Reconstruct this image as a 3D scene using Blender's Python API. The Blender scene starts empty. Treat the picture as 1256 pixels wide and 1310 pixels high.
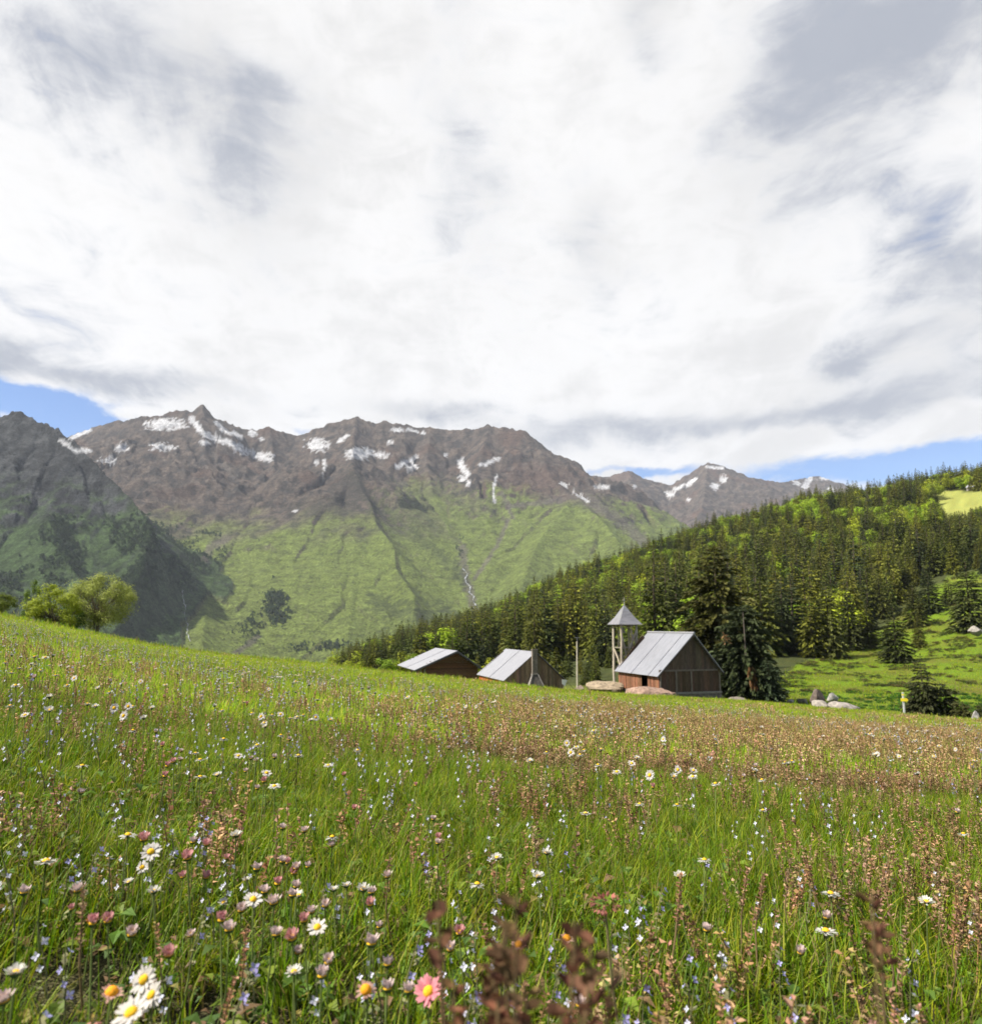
import bpy, math, random
import numpy as np
from mathutils import Vector, Matrix

random.seed(7)
rng = np.random.default_rng(11)
scene = bpy.context.scene
COL = scene.collection
R = math.radians

# ------------------------------------------------------------------ camera
F = 944.0                      # focal length in photo pixels (1256 wide)
PITCH = math.atan(145.0 / F)
CP, SP = math.cos(PITCH), math.sin(PITCH)
cam_d = bpy.data.cameras.new('camera')
cam = bpy.data.objects.new('camera', cam_d)
COL.objects.link(cam)
cam_d.sensor_fit = 'HORIZONTAL'
cam_d.sensor_width = 36.0
cam_d.lens = 36.0 * F / 1256.0
cam_d.clip_start = 0.02
cam_d.clip_end = 40000.0
cam.location = (0, 0, 0)
cam.rotation_euler = (math.pi / 2 + PITCH, 0, 0)
cam_d.dof.use_dof = True
cam_d.dof.focus_distance = 1.6
cam_d.dof.aperture_fstop = 11.0
scene.camera = cam


def pdir(px, py):
    """direction (x/y, z/y) of a photo pixel"""
    xc = (np.asarray(px, float) - 628.0) / F
    yc = (655.0 - np.asarray(py, float)) / F
    dy = CP - yc * SP
    dz = SP + yc * CP
    return xc / dy, dz / dy


def P(px, py, Y):
    a, t = pdir(px, py)
    return Vector((float(a) * Y, Y, float(t) * Y))


def project(X, Y, Z):
    Y = np.maximum(np.asarray(Y, float), 1e-6)
    d = Y * CP + Z * SP
    u = -Y * SP + Z * CP
    return 628.0 + F * X / d, 655.0 - F * u / d


# ------------------------------------------------------------------ noise
def _h(ix, iy, seed):
    h = (ix.astype(np.int64) * 374761393 + iy.astype(np.int64) * 668265263 + seed * 974711) & 0x7fffffff
    h = ((h ^ (h >> 13)) * 1274126177) & 0x7fffffff
    h = (h ^ (h >> 16)) & 0xffff
    return h / 65535.0 * 2 * math.pi


def perlin(x, y, seed=0):
    x = np.asarray(x, float); y = np.asarray(y, float)
    ix = np.floor(x); iy = np.floor(y)
    fx = x - ix; fy = y - iy
    u = fx * fx * fx * (fx * (fx * 6 - 15) + 10)
    v = fy * fy * fy * (fy * (fy * 6 - 15) + 10)

    def g(dx, dy):
        a = _h(ix + dx, iy + dy, seed)
        return np.cos(a) * (fx - dx) + np.sin(a) * (fy - dy)
    a = g(0, 0); b = g(1, 0); c = g(0, 1); d = g(1, 1)
    return (a + (b - a) * u + (c - a) * v + (a - b - c + d) * u * v) * 1.5


def fbm(x, y, octv=5, seed=0, gain=.5, lac=2.03):
    s = 0; a = 1; t = 0
    for o in range(octv):
        s = s + a * perlin(x, y, seed + o * 17); t += a
        a *= gain; x = x * lac + 3.7; y = y * lac + 1.3
    return s / t


def ridged(x, y, octv=5, seed=0, gain=.5, lac=2.05):
    s = 0; a = 1; t = 0
    for o in range(octv):
        s = s + a * (1 - 2 * np.abs(perlin(x, y, seed + o * 31))); t += a
        a *= gain; x = x * lac + 5.1; y = y * lac + 2.9
    return s / t


def sstep(a, b, x):
    t = np.clip((np.asarray(x, float) - a) / (b - a), 0, 1)
    return t * t * (3 - 2 * t)


def hermite_slopes(xs, ys):
    """monotone slopes; xs (k), ys (k, n)"""
    dx = np.diff(xs)[:, None]
    m = np.diff(ys, axis=0) / dx
    d = np.zeros_like(ys)
    d[0] = m[0]; d[-1] = m[-1]
    a, b = m[:-1], m[1:]
    same = (a * b) > 0
    w1 = 2 * dx[1:] + dx[:-1]; w2 = dx[1:] + 2 * dx[:-1]
    with np.errstate(all='ignore'):
        hm = (w1 + w2) / (w1 / a + w2 / b)
    d[1:-1] = np.where(same, hm, 0)
    return d


def hermite(xs, ys, x):
    """xs (k); ys (k, n) with x (n): one curve per column"""
    n = len(x)
    d = hermite_slopes(xs, ys)
    x = np.clip(x, xs[0], xs[-1])
    i = np.clip(np.searchsorted(xs, x, side='right') - 1, 0, len(xs) - 2)
    j = np.arange(n) if ys.shape[1] == n and n > 1 else np.zeros(n, int)
    h = xs[i + 1] - xs[i]
    t = (x - xs[i]) / h
    return ((1 + 2 * t) * (1 - t) ** 2 * ys[i, j] + t * (1 - t) ** 2 * h * d[i, j]
            + t * t * (3 - 2 * t) * ys[i + 1, j] + t * t * (t - 1) * h * d[i + 1, j])


# ------------------------------------------------------------------ tags, meshes, materials
def tag(o, label=None, cat=None, group=None, kind=None):
    if label: o['label'] = label
    if cat: o['category'] = cat
    if group: o['group'] = group
    if kind: o['kind'] = kind
    return o


def empty(name, loc, rz=0.0, scale=1.0):
    o = bpy.data.objects.new(name, None)
    o.empty_display_size = .3
    COL.objects.link(o)
    o.location = loc
    o.rotation_euler = (0, 0, rz)
    o.scale = (scale,) * 3 if not hasattr(scale, '__len__') else scale
    return o


class MB:
    """collects coloured faces; builds ONE mesh"""
    def __init__(s):
        s.v = []; s.f = []; s.c = []; s.m = []

    def face(s, pts, col=(1, 1, 1), mat=0):
        n = len(s.v)
        s.v.extend([tuple(p) for p in pts])
        s.c.extend([col] * len(pts))
        s.f.append(tuple(range(n, n + len(pts)))); s.m.append(mat)

    def box(s, lo, hi, col=(1, 1, 1), mat=0, M=None):
        x0, y0, z0 = lo; x1, y1, z1 = hi
        p = [Vector(q) for q in ((x0, y0, z0), (x1, y0, z0), (x1, y1, z0), (x0, y1, z0), (x0, y0, z1), (x1, y0, z1), (x1, y1, z1), (x0, y1, z1))]
        if M is not None: p = [M @ q for q in p]
        s.hexa(p, col, mat)

    def hexa(s, p, col=(1, 1, 1), mat=0):
        n = len(s.v)
        s.v.extend([tuple(q) for q in p]); s.c.extend([col] * 8)
        for f in ((0, 3, 2, 1), (4, 5, 6, 7), (0, 1, 5, 4), (1, 2, 6, 5), (2, 3, 7, 6), (3, 0, 4, 7)):
            s.f.append(tuple(n + i for i in f)); s.m.append(mat)

    def tube(s, pts, rad, sides=6, col=(1, 1, 1), mat=0, caps=True):
        pts = [Vector(p) for p in pts]
        if not hasattr(rad, '__len__'): rad = [rad] * len(pts)
        n0 = len(s.v)
        for i, p in enumerate(pts):
            t = (pts[min(i + 1, len(pts) - 1)] - pts[max(i - 1, 0)]).normalized()
            a = t.cross(Vector((0, 0, 1)))
            if a.length < .05: a = t.cross(Vector((1, 0, 0)))
            a.normalize(); b = t.cross(a)
            for k in range(sides):
                an = 2 * math.pi * k / sides
                s.v.append(tuple(p + (a * math.cos(an) + b * math.sin(an)) * rad[i])); s.c.append(col)
        for i in range(len(pts) - 1):
            for k in range(sides):
                k2 = (k + 1) % sides
                s.f.append((n0 + i * sides + k, n0 + i * sides + k2, n0 + (i + 1) * sides + k2, n0 + (i + 1) * sides + k)); s.m.append(mat)
        if caps:
            s.f.append(tuple(n0 + k for k in range(sides))); s.m.append(mat)
            e = n0 + (len(pts) - 1) * sides
            s.f.append(tuple(e + k for k in reversed(range(sides)))); s.m.append(mat)

    def lathe(s, prof, sides=12, col=(1, 1, 1), mat=0, M=None, squash=1.0):
        n0 = len(s.v)
        for r, z in prof:
            for k in range(sides):
                an = 2 * math.pi * k / sides
                p = Vector((r * math.cos(an), r * math.sin(an) * squash, z))
                s.v.append(tuple(M @ p if M is not None else p)); s.c.append(col)
        for i in range(len(prof) - 1):
            for k in range(sides):
                k2 = (k + 1) % sides
                s.f.append((n0 + i * sides + k, n0 + i * sides + k2, n0 + (i + 1) * sides + k2, n0 + (i + 1) * sides + k)); s.m.append(mat)

    def mesh(s, name, mats, smooth=False):
        me = bpy.data.meshes.new(name)
        me.from_pydata(s.v, [], s.f)
        for m in mats: me.materials.append(m)
        me.polygons.foreach_set('material_index', s.m)
        if smooth: me.polygons.foreach_set('use_smooth', [True] * len(s.f))
        ca = me.color_attributes.new('col', 'FLOAT_COLOR', 'POINT')
        a = np.ones((len(s.v), 4), np.float32); a[:, :3] = np.array(s.c, np.float32)
        ca.data.foreach_set('color', a.ravel())
        me.update()
        return me

    def build(s, name, mats, parent=None, smooth=False):
        if not isinstance(mats, (list, tuple)): mats = [mats]
        o = bpy.data.objects.new(name, s.mesh(name, mats, smooth))
        COL.objects.link(o)
        if parent is not None: o.parent = parent
        return o


def link_mesh(name, me, parent=None):
    o = bpy.data.objects.new(name, me)
    COL.objects.link(o)
    if parent is not None: o.parent = parent
    return o


def grid_mesh(name, X, Y, Z, mats, col=None, extra=None, wrap=False):
    nr, nc = X.shape
    me = bpy.data.meshes.new(name)
    v = np.stack([X, Y, Z], -1).reshape(-1, 3).astype(np.float32)
    idx = np.arange(nr * nc).reshape(nr, nc)
    nxt = np.roll(idx, -1, 1)
    c = nc if wrap else nc - 1
    q = np.stack([idx[:-1, :c], nxt[:-1, :c], nxt[1:, :c], idx[1:, :c]], -1).reshape(-1, 4)
    me.vertices.add(len(v)); me.vertices.foreach_set('co', v.ravel())
    me.loops.add(q.size); me.loops.foreach_set('vertex_index', q.ravel().astype(np.int32))
    me.polygons.add(len(q))
    me.polygons.foreach_set('loop_start', np.arange(0, q.size, 4, dtype=np.int32))
    me.polygons.foreach_set('loop_total', np.full(len(q), 4, np.int32))
    me.polygons.foreach_set('use_smooth', np.ones(len(q), bool))
    me.update(calc_edges=True)
    for m in mats: me.materials.append(m)
    if col is not None:
        ca = me.color_attributes.new('col', 'FLOAT_COLOR', 'POINT')
        a = np.ones((len(v), 4), np.float32); a[:, :3] = col.reshape(-1, 3)
        ca.data.foreach_set('color', a.ravel())
    o = bpy.data.objects.new(name, me)
    COL.objects.link(o)
    return o


class NT:
    def __init__(s, name):
        s.mat = bpy.data.materials.new(name)
        s.mat.use_nodes = True
        s.t = s.mat.node_tree
        s.t.nodes.clear()
        s.out = s.n('ShaderNodeOutputMaterial')

    def n(s, typ, **kw):
        x = s.t.nodes.new(typ)
        for k, v in kw.items(): setattr(x, k, v)
        return x

    def l(s, a, b): s.t.links.new(a, b)

    def put(s, sock, v):
        if isinstance(v, bpy.types.NodeSocket): s.l(v, sock)
        elif isinstance(v, (int, float)): sock.default_value = v
        else: sock.default_value = tuple(v) + ((1.0,) if len(v) == 3 and len(sock.default_value) == 4 else ())

    def noise(s, vec, scale, detail=4, rough=.55, dist=0.0):
        x = s.n('ShaderNodeTexNoise'); s.l(vec, x.inputs['Vector'])
        x.inputs['Scale'].default_value = scale; x.inputs['Detail'].default_value = detail
        x.inputs['Roughness'].default_value = rough; x.inputs['Distortion'].default_value = dist
        return x.outputs['Fac']

    def ramp(s, v, a, b, c0=0.0, c1=1.0):
        x = s.n('ShaderNodeMapRange', interpolation_type='SMOOTHSTEP')
        s.put(x.inputs[0], v)
        x.inputs[1].default_value = a; x.inputs[2].default_value = b
        x.inputs[3].default_value = c0; x.inputs[4].default_value = c1
        return x.outputs[0]

    def mix(s, f, a, b, mode='MIX'):
        x = s.n('ShaderNodeMix', data_type='RGBA', blend_type=mode)
        s.put(x.inputs[0], f); s.put(x.inputs[6], a); s.put(x.inputs[7], b)
        return x.outputs[2]

    def math(s, op, a, b=0.0, c=0.0):
        x = s.n('ShaderNodeMath', operation=op)
        s.put(x.inputs[0], a); s.put(x.inputs[1], b); s.put(x.inputs[2], c)
        return x.outputs[0]

    def scalecol(s, c, v):
        x = s.n('ShaderNodeVectorMath', operation='SCALE')
        s.put(x.inputs[0], c); s.put(x.inputs['Scale'], v)
        return x.outputs[0]

    def attr(s, name='col'):
        return s.n('ShaderNodeAttribute', attribute_name=name).outputs['Color']

    def pos(s, obj=False):
        if obj: return s.n('ShaderNodeTexCoord').outputs['Object']
        return s.n('ShaderNodeNewGeometry').outputs['Position']

    def bsdf(s, col, rough=.8, metal=0.0, bump=None, bstr=.4, bdist=.02, spec=.3):
        b = s.n('ShaderNodeBsdfPrincipled')
        s.put(b.inputs['Base Color'], col); s.put(b.inputs['Roughness'], rough); s.put(b.inputs['Metallic'], metal)
        b.inputs['Specular IOR Level'].default_value = spec
        if bump is not None:
            x = s.n('ShaderNodeBump'); s.l(bump, x.inputs['Height'])
            x.inputs['Strength'].default_value = bstr; x.inputs['Distance'].default_value = bdist
            s.l(x.outputs[0], b.inputs['Normal'])
        return b.outputs[0]

    def done(s, sh):
        s.l(sh, s.out.inputs['Surface']); return s.mat


def leaf_material(name, base, trans=.3, var=.35, rough=.6, hue=None, spec=.15):
    """colour attribute x base, varied per object/instance; a little light passes through"""
    t = NT(name)
    c = t.mix(1.0, t.attr(), tuple(base), 'MULTIPLY')
    oi = t.n('ShaderNodeObjectInfo').outputs['Random']
    v = t.ramp(oi, 0, 1, 1 - var, 1 + var)
    c = t.scalecol(c, v)
    if hue:
        r2 = t.math('FRACT', t.math('MULTIPLY', oi, 7.31))
        c = t.mix(t.math('MULTIPLY', r2, hue[1]), c, t.mix(1.0, c, hue[0], 'MULTIPLY'))
    b = t.bsdf(c, rough, spec=spec)
    tr = t.n('ShaderNodeBsdfTranslucent'); t.put(tr.inputs[0], c)
    m = t.n('ShaderNodeMixShader'); m.inputs[0].default_value = trans
    t.l(b, m.inputs[1]); t.l(tr.outputs[0], m.inputs[2])
    return t.done(m.outputs[0])


def attr_material(name, rough=.8, metal=0.0, nscale=8.0, amount=.35, bstr=.3, bdist=.02, spec=.3, stretch=(1, 1, 1)):
    t = NT(name)
    mp = t.n('ShaderNodeMapping'); t.l(t.pos(True), mp.inputs[0]); mp.inputs['Scale'].default_value = stretch
    n = t.noise(mp.outputs[0], nscale, 6, .65)
    c = t.scalecol(t.attr(), t.ramp(n, .25, .75, 1 - amount, 1 + amount))
    return t.done(t.bsdf(c, rough, metal, n, bstr, bdist, spec))


# ------------------------------------------------------------------ instancer (stuff only)
def instancer(name, meshes, pts, rot, scl, idx, label, cat='vegetation'):
    me = bpy.data.meshes.new(name)
    n = len(pts)
    me.vertices.add(n)
    me.vertices.foreach_set('co', np.asarray(pts, np.float32).ravel())
    a = me.attributes.new('rot', 'FLOAT_VECTOR', 'POINT'); a.data.foreach_set('vector', np.asarray(rot, np.float32).ravel())
    a = me.attributes.new('scl', 'FLOAT_VECTOR', 'POINT'); a.data.foreach_set('vector', np.asarray(scl, np.float32).ravel())
    a = me.attributes.new('idx', 'INT', 'POINT'); a.data.foreach_set('value', np.asarray(idx, np.int32))
    o = bpy.data.objects.new(name, me)
    COL.objects.link(o)
    ng = bpy.data.node_groups.new(name, 'GeometryNodeTree')
    ng.interface.new_socket('Geometry', in_out='INPUT', socket_type='NodeSocketGeometry')
    ng.interface.new_socket('Geometry', in_out='OUTPUT', socket_type='NodeSocketGeometry')
    N = ng.nodes; L = ng.links
    gi = N.new('NodeGroupInput'); go = N.new('NodeGroupOutput')
    join = N.new('GeometryNodeJoinGeometry')
    for m in reversed(meshes):
        src = bpy.data.objects.new(m.name, m)
        oi = N.new('GeometryNodeObjectInfo'); oi.inputs['Object'].default_value = src
        g2 = N.new('GeometryNodeGeometryToInstance')
        L.new(oi.outputs['Geometry'], g2.inputs[0]); L.new(g2.outputs[0], join.inputs[0])
    iop = N.new('GeometryNodeInstanceOnPoints')
    L.new(gi.outputs[0], iop.inputs['Points']); L.new(join.outputs[0], iop.inputs['Instance'])
    iop.inputs['Pick Instance'].default_value = True

    def na(nm, typ):
        x = N.new('GeometryNodeInputNamedAttribute'); x.data_type = typ; x.inputs[0].default_value = nm
        return x.outputs[0]
    e = N.new('FunctionNodeEulerToRotation'); L.new(na('rot', 'FLOAT_VECTOR'), e.inputs[0])
    L.new(e.outputs[0], iop.inputs['Rotation'])
    L.new(na('scl', 'FLOAT_VECTOR'), iop.inputs['Scale'])
    L.new(na('idx', 'INT'), iop.inputs['Instance Index'])
    L.new(iop.outputs[0], go.inputs[0])
    md = o.modifiers.new('scatter', 'NODES'); md.node_group = ng
    tag(o, label, cat, kind='stuff')
    return o

# ================================================================== GROUND
H = 0.33
CREST = [(-700, 690), (-300, 738), (0, 786), (100, 806), (200, 825), (300, 838), (430, 851), (600, 870), (740, 885), (930, 898), (1100, 911), (1256, 922), (1600, 945), (2000, 965)]


def off(line, d): return [(x, y + d) for x, y in line]


ROWS = [   # (distance, apparent height of the bare ground)
    (20, off(CREST, 9)), (35, off(CREST, 4)),
    (60, [(-700, 700), (-300, 748), (0, 796), (100, 815), (200, 835), (430, 858), (600, 873), (740, 887), (930, 898), (1100, 912), (1256, 924), (1600, 940), (2000, 960)]),
    (85, [(-700, 720), (-300, 770), (0, 815), (200, 850), (430, 864), (600, 876), (740, 886), (930, 895), (1100, 907), (1256, 915), (1600, 925), (2000, 930)]),
    (120, [(-700, 760), (-300, 810), (0, 850), (200, 872), (430, 872), (600, 877), (740, 880), (930, 879), (1100, 882), (1256, 882), (1600, 878), (2000, 870)]),
    (190, [(-700, 840), (-300, 870), (0, 900), (200, 890), (430, 872), (600, 868), (740, 853), (930, 832), (1100, 832), (1256, 812), (1600, 778), (2000, 750)]),
    (300, [(-700, 900), (-300, 910), (0, 930), (200, 900), (430, 863), (600, 848), (740, 818), (930, 782), (1100, 764), (1256, 728), (1600, 690), (2000, 650)]),
    (450, [(-700, 950), (-300, 960), (0, 960), (200, 930), (430, 864), (600, 829), (740, 780), (930, 728), (1100, 695), (1256, 660), (1600, 600), (2000, 570)]),
    (650, [(-700, 980), (-300, 970), (0, 960), (200, 945), (380, 905), (430, 876), (500, 840), (560, 818), (600, 803), (650, 784), (700, 760), (760, 737), (830, 714), (870, 700), (920, 684), (960, 675), (1000, 662), (1050, 650), (1100, 645), (1180, 629), (1256, 618), (1600, 570), (2000, 540)]),
    (800, [(-700, 1000), (-300, 985), (0, 990), (200, 985), (430, 930), (600, 860), (830, 765), (1000, 715), (1256, 670), (1600, 630), (2000, 600)]),
    (1100, [(-700, 960), (-300, 950), (0, 945), (200, 945), (430, 945), (600, 945), (830, 930), (1000, 900), (1256, 850), (1600, 800), (2000, 780)]),
    (1700, [(-700, 900), (2000, 900)]),
]
_rows = []
for _Y, _l in ROWS:
    _a, _t = pdir([q[0] for q in _l], [q[1] for q in _l])
    _rows.append((_Y, _a, _t + H / _Y))
_a, _t = pdir([q[0] for q in CREST], [q[1] - 6 for q in CREST])
_rows = [(0.01, _a, _t), (8.0, _a, _t)] + _rows
_LY = np.log(np.array([q[0] for q in _rows]))


def ground_z(X, Y, detail=True):
    X = np.atleast_1d(np.asarray(X, float)); Y = np.atleast_1d(np.asarray(Y, float))
    shp = X.shape
    X = X.ravel(); Y = Y.ravel()
    r = np.hypot(X, Y)
    th = np.degrees(np.abs(np.arctan2(X, Y)))
    Yc = np.maximum(np.maximum(Y, np.abs(X) / 1.45), .012)
    xn = X / Yc
    vals = np.stack([hermite(a, s[:, None], xn) for _, a, s in _rows])
    s = hermite(_LY, vals, np.log(np.maximum(Yc, .011)))
    z1 = -H + s * Yc
    z2 = -H - .125 * X - .075 * Y
    w = sstep(55, 85, th)
    z = z1 * (1 - w) + z2 * w
    if detail:
        z = z + .018 * fbm(X / .7, Y / .7, 3, 5) * sstep(.3, 1.0, r)
        z = z + .05 * fbm(X / 4, Y / 4, 3, 6) * sstep(3, 9, r) * (1 + 2 * sstep(30, 60, r))
        z = z + .5 * fbm(X / 12, Y / 12, 4, 7) * sstep(85, 120, Y)
        z = z + 2.5 * fbm(X / 60, Y / 60, 4, 8) * sstep(170, 300, Y) * (1 - sstep(700, 900, r))
    return z.reshape(shp)


def gz(x, y): return float(ground_z([x], [y])[0])


def on_ground(px, py, y0=.2, y1=900.0, lift=0.0):
    """first point where the ray of a photo pixel meets the ground (raised by lift)"""
    a, t = pdir(px, py)
    Y = np.geomspace(y0, y1, 900)
    d = ground_z(a * Y, Y) + lift - t * Y
    k = np.argmax(d > 0)
    if d[k] <= 0: return None
    if k > 0:
        w = d[k - 1] / (d[k - 1] - d[k]); yy = Y[k - 1] + (Y[k] - Y[k - 1]) * w
    else: yy = Y[0]
    return Vector((float(a) * yy, yy, float(t) * yy))


# --- lawn / clearing masks in terms of where the ground lies
LAWN_X = np.array([930, 985, 1020, 1060, 1100, 1150, 1190, 1225, 1256, 1400]); LAWN_Y = np.array([905, 880, 850, 838, 822, 788, 752, 735, 735, 700])


def is_lawn(px, py, Y):
    return (Y > 80) & (Y < 480) & (px > 960) & (py > np.interp(px, LAWN_X, LAWN_Y))


def is_clearing(px, py, Y):
    return (px > 1192) & (py > 628) & (py < np.interp(px, [1192, 1215, 1256, 1400], [632, 664, 650, 650])) & (Y > 380)


th1 = np.radians(np.linspace(-52, 52, 420)); th2 = np.radians(np.linspace(52, 308, 90)[1:-1])
TH = np.concatenate([th1, th2])
RR = np.geomspace(.04, 1700, 300)
TT, RG = np.meshgrid(TH, RR)
GX = RG * np.sin(TT); GY = RG * np.cos(TT)
GZ = ground_z(GX, GY)
gpx, gpy = project(GX, GY, GZ)
gpx = np.where(GY > .05, gpx, -9999)
n1 = fbm(GX / 3, GY / 3, 4, 21); n2 = fbm(GX / 14, GY / 14, 5, 22); n3 = fbm(GX / 1.1, GY / 1.1, 4, 23)
soil = np.array([.055, .050, .022]); lawnc = np.array([.105, .165, .010]); lawnd = np.array([.10, .105, .018]); flo = np.array([.045, .055, .018])
meadowc = np.array([.12, .145, .025]); clr = np.array([.22, .24, .06]); valley = np.array([.06, .11, .03])
wfar = sstep(6, 25, RG)[..., None]
gcol = soil * (1 - wfar) + meadowc * wfar
fw = sstep(110, 150, RG)[..., None]
gcol = gcol * (1 - fw) + flo * fw
lw = (is_lawn(gpx, gpy, GY) * 1.0)[..., None]
lmix = sstep(-.1, .35, n2 + .4 * n1)[..., None]
gcol = gcol * (1 - lw) + (lawnc * (1 - lmix) + lawnd * lmix) * lw
cw = (is_clearing(gpx, gpy, GY) * 1.0)[..., None]
gcol = gcol * (1 - cw) + clr * cw
vw = (sstep(80, 140, RG) * (gpx < 420))[..., None]
gcol = gcol * (1 - vw) + valley * vw
gcol = gcol * (1 + .35 * n3[..., None])
t = NT('turf')
p = t.pos()
na_ = t.noise(p, 6.0, 6, .7); nb_ = t.noise(p, .35, 6, .7); nc_ = t.noise(p, 40.0, 3, .6)
c = t.scalecol(t.attr(), t.ramp(na_, .3, .7, .65, 1.35))
c = t.mix(t.ramp(nb_, .45, .72, 0, .45), c, t.mix(1.0, c, (1.5, 1.0, .8), 'MULTIPLY'))
hgt = t.math('ADD', t.math('MULTIPLY', nb_, 1.6), t.math('MULTIPLY', na_, .35))
M_turf = t.done(t.bsdf(c, .95, 0, hgt, .9, .6, spec=.1))
ground = grid_mesh('meadow', GX, GY, GZ, [M_turf], gcol, wrap=True)
tag(ground, 'sloping flower meadow running down to the huts and up the wooded hillside', 'ground', kind='structure')
# ================================================================== MOUNTAINS
def ridge(pts, s, A, Lc, gid, sr=None):
    return dict(sr=sr or s, p=np.array([tuple(P(*q)) for q in pts]), s=s, A=A, L=Lc, id=gid)


RIDGES = [
    ridge([(-420, 470, 2700), (-250, 520, 2650), (-100, 545, 2620), (-40, 538, 2600), (0, 533, 2600), (30, 531, 2600), (50, 544, 2570), (75, 556, 2540), (95, 568, 2500), (127, 602, 2430), (167, 640, 2320), (186, 664, 2210), (191, 681, 2140), (186, 703, 2070), (180, 724, 2000), (176, 742, 1940), (160, 770, 1840), (152, 805, 1730), (130, 850, 1600)], .66, 130, 200, 0, 1.6),
    ridge([(60, 660, 2150), (75, 700, 1980), (100, 745, 1820), (120, 800, 1650)], .66, 40, 120, 0),
    ridge([(120, 640, 2380), (112, 685, 2200), (118, 735, 2000), (110, 800, 1800)], .72, 40, 120, 0),
    ridge([(-200, 640, 2250), (-120, 700, 1950), (-60, 770, 1750)], .66, 40, 120, 0),
    ridge([(40, 600, 4700), (90, 560, 4500), (120, 547, 4450), (150, 543, 4420), (180, 535, 4400), (205, 534, 4380), (216, 528, 4380), (238, 526, 4380), (246, 540, 4380), (254, 527, 4380), (261, 523, 4380), (271, 537, 4400), (290, 543, 4430), (320, 552, 4480), (345, 551, 4520), (385, 561, 4600)], .50, 230, 260, 1),
    ridge([(258, 523, 4380), (262, 590, 3900), (280, 640, 3500), (300, 690, 3150)], .62, 60, 160, 1),
    ridge([(150, 543, 4420), (170, 600, 3950), (200, 640, 3500), (235, 690, 3000)], .62, 60, 160, 1),
    ridge([(345, 551, 4520), (350, 600, 4100), (345, 640, 3700), (330, 675, 3300)], .62, 60, 160, 1),
    ridge([(385, 561, 4600), (400, 551, 4600), (430, 542, 4580), (455, 538, 4560), (475, 543, 4560), (490, 541, 4570), (520, 545, 4600), (550, 552, 4620), (600, 551, 4600), (625, 548, 4580), (650, 549, 4550), (672, 553, 4520), (685, 568, 4500), (700, 580, 4470), (740, 602, 4350), (765, 618, 4200), (790, 640, 4020), (820, 662, 3850), (850, 690, 3600), (900, 740, 3200)], .50, 230, 260, 2),
    ridge([(455, 538, 4560), (450, 575, 4050), (451, 606, 3550), (474, 648, 3200), (480, 672, 3020), (503, 698, 2820), (505, 728, 2660), (528, 760, 2430), (530, 790, 2260), (545, 840, 1950)], .60, 40, 160, 3, .86),
    ridge([(451, 606, 3550), (412, 634, 3420), (380, 662, 3260), (335, 696, 3020), (292, 732, 2760), (268, 766, 2400), (260, 798, 2050), (256, 846, 1760), (250, 900, 1500)], .56, 30, 160, 3),
    ridge([(430, 650, 3200), (400, 720, 2750), (385, 790, 2300)], .52, 15, 120, 3),
    ridge([(385, 672, 3200), (350, 700, 2950), (325, 765, 2480), (312, 830, 2050)], .46, 10, 120, 3),
    ridge([(455, 660, 3150), (452, 720, 2760), (448, 780, 2350), (440, 845, 1950)], .46, 10, 120, 3),
    ridge([(550, 552, 4620), (545, 600, 4100), (555, 640, 3700), (575, 690, 3250)], .62, 50, 160, 2),
    ridge([(625, 548, 4580), (612, 600, 4050), (618, 650, 3650)], .62, 40, 120, 2),
    ridge([(685, 568, 4500), (705, 615, 4000), (735, 638, 3650), (770, 668, 3250), (800, 705, 2850), (815, 750, 2450)], .56, 30, 160, 4),
    ridge([(735, 638, 3650), (690, 690, 3080), (668, 745, 2600), (655, 800, 2200)], .54, 20, 140, 4),
    ridge([(700, 600, 6600), (740, 606, 6550), (775, 612, 6500), (803, 605, 6450), (830, 616, 6500), (857, 623, 6500), (880, 608, 6450), (905, 595, 6400), (925, 598, 6400), (960, 612, 6450), (1000, 619, 6700), (1030, 613, 7000), (1045, 609, 7100), (1070, 618, 7100), (1150, 640, 7000), (1300, 630, 7000), (1600, 600, 7000)], .45, 200, 320, 5),
    ridge([(905, 595, 6400), (900, 640, 5600), (890, 680, 4900)], .55, 60, 200, 5),
    ridge([(803, 605, 6450), (815, 640, 5700), (840, 670, 5000)], .55, 60, 200, 5),
]


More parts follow.
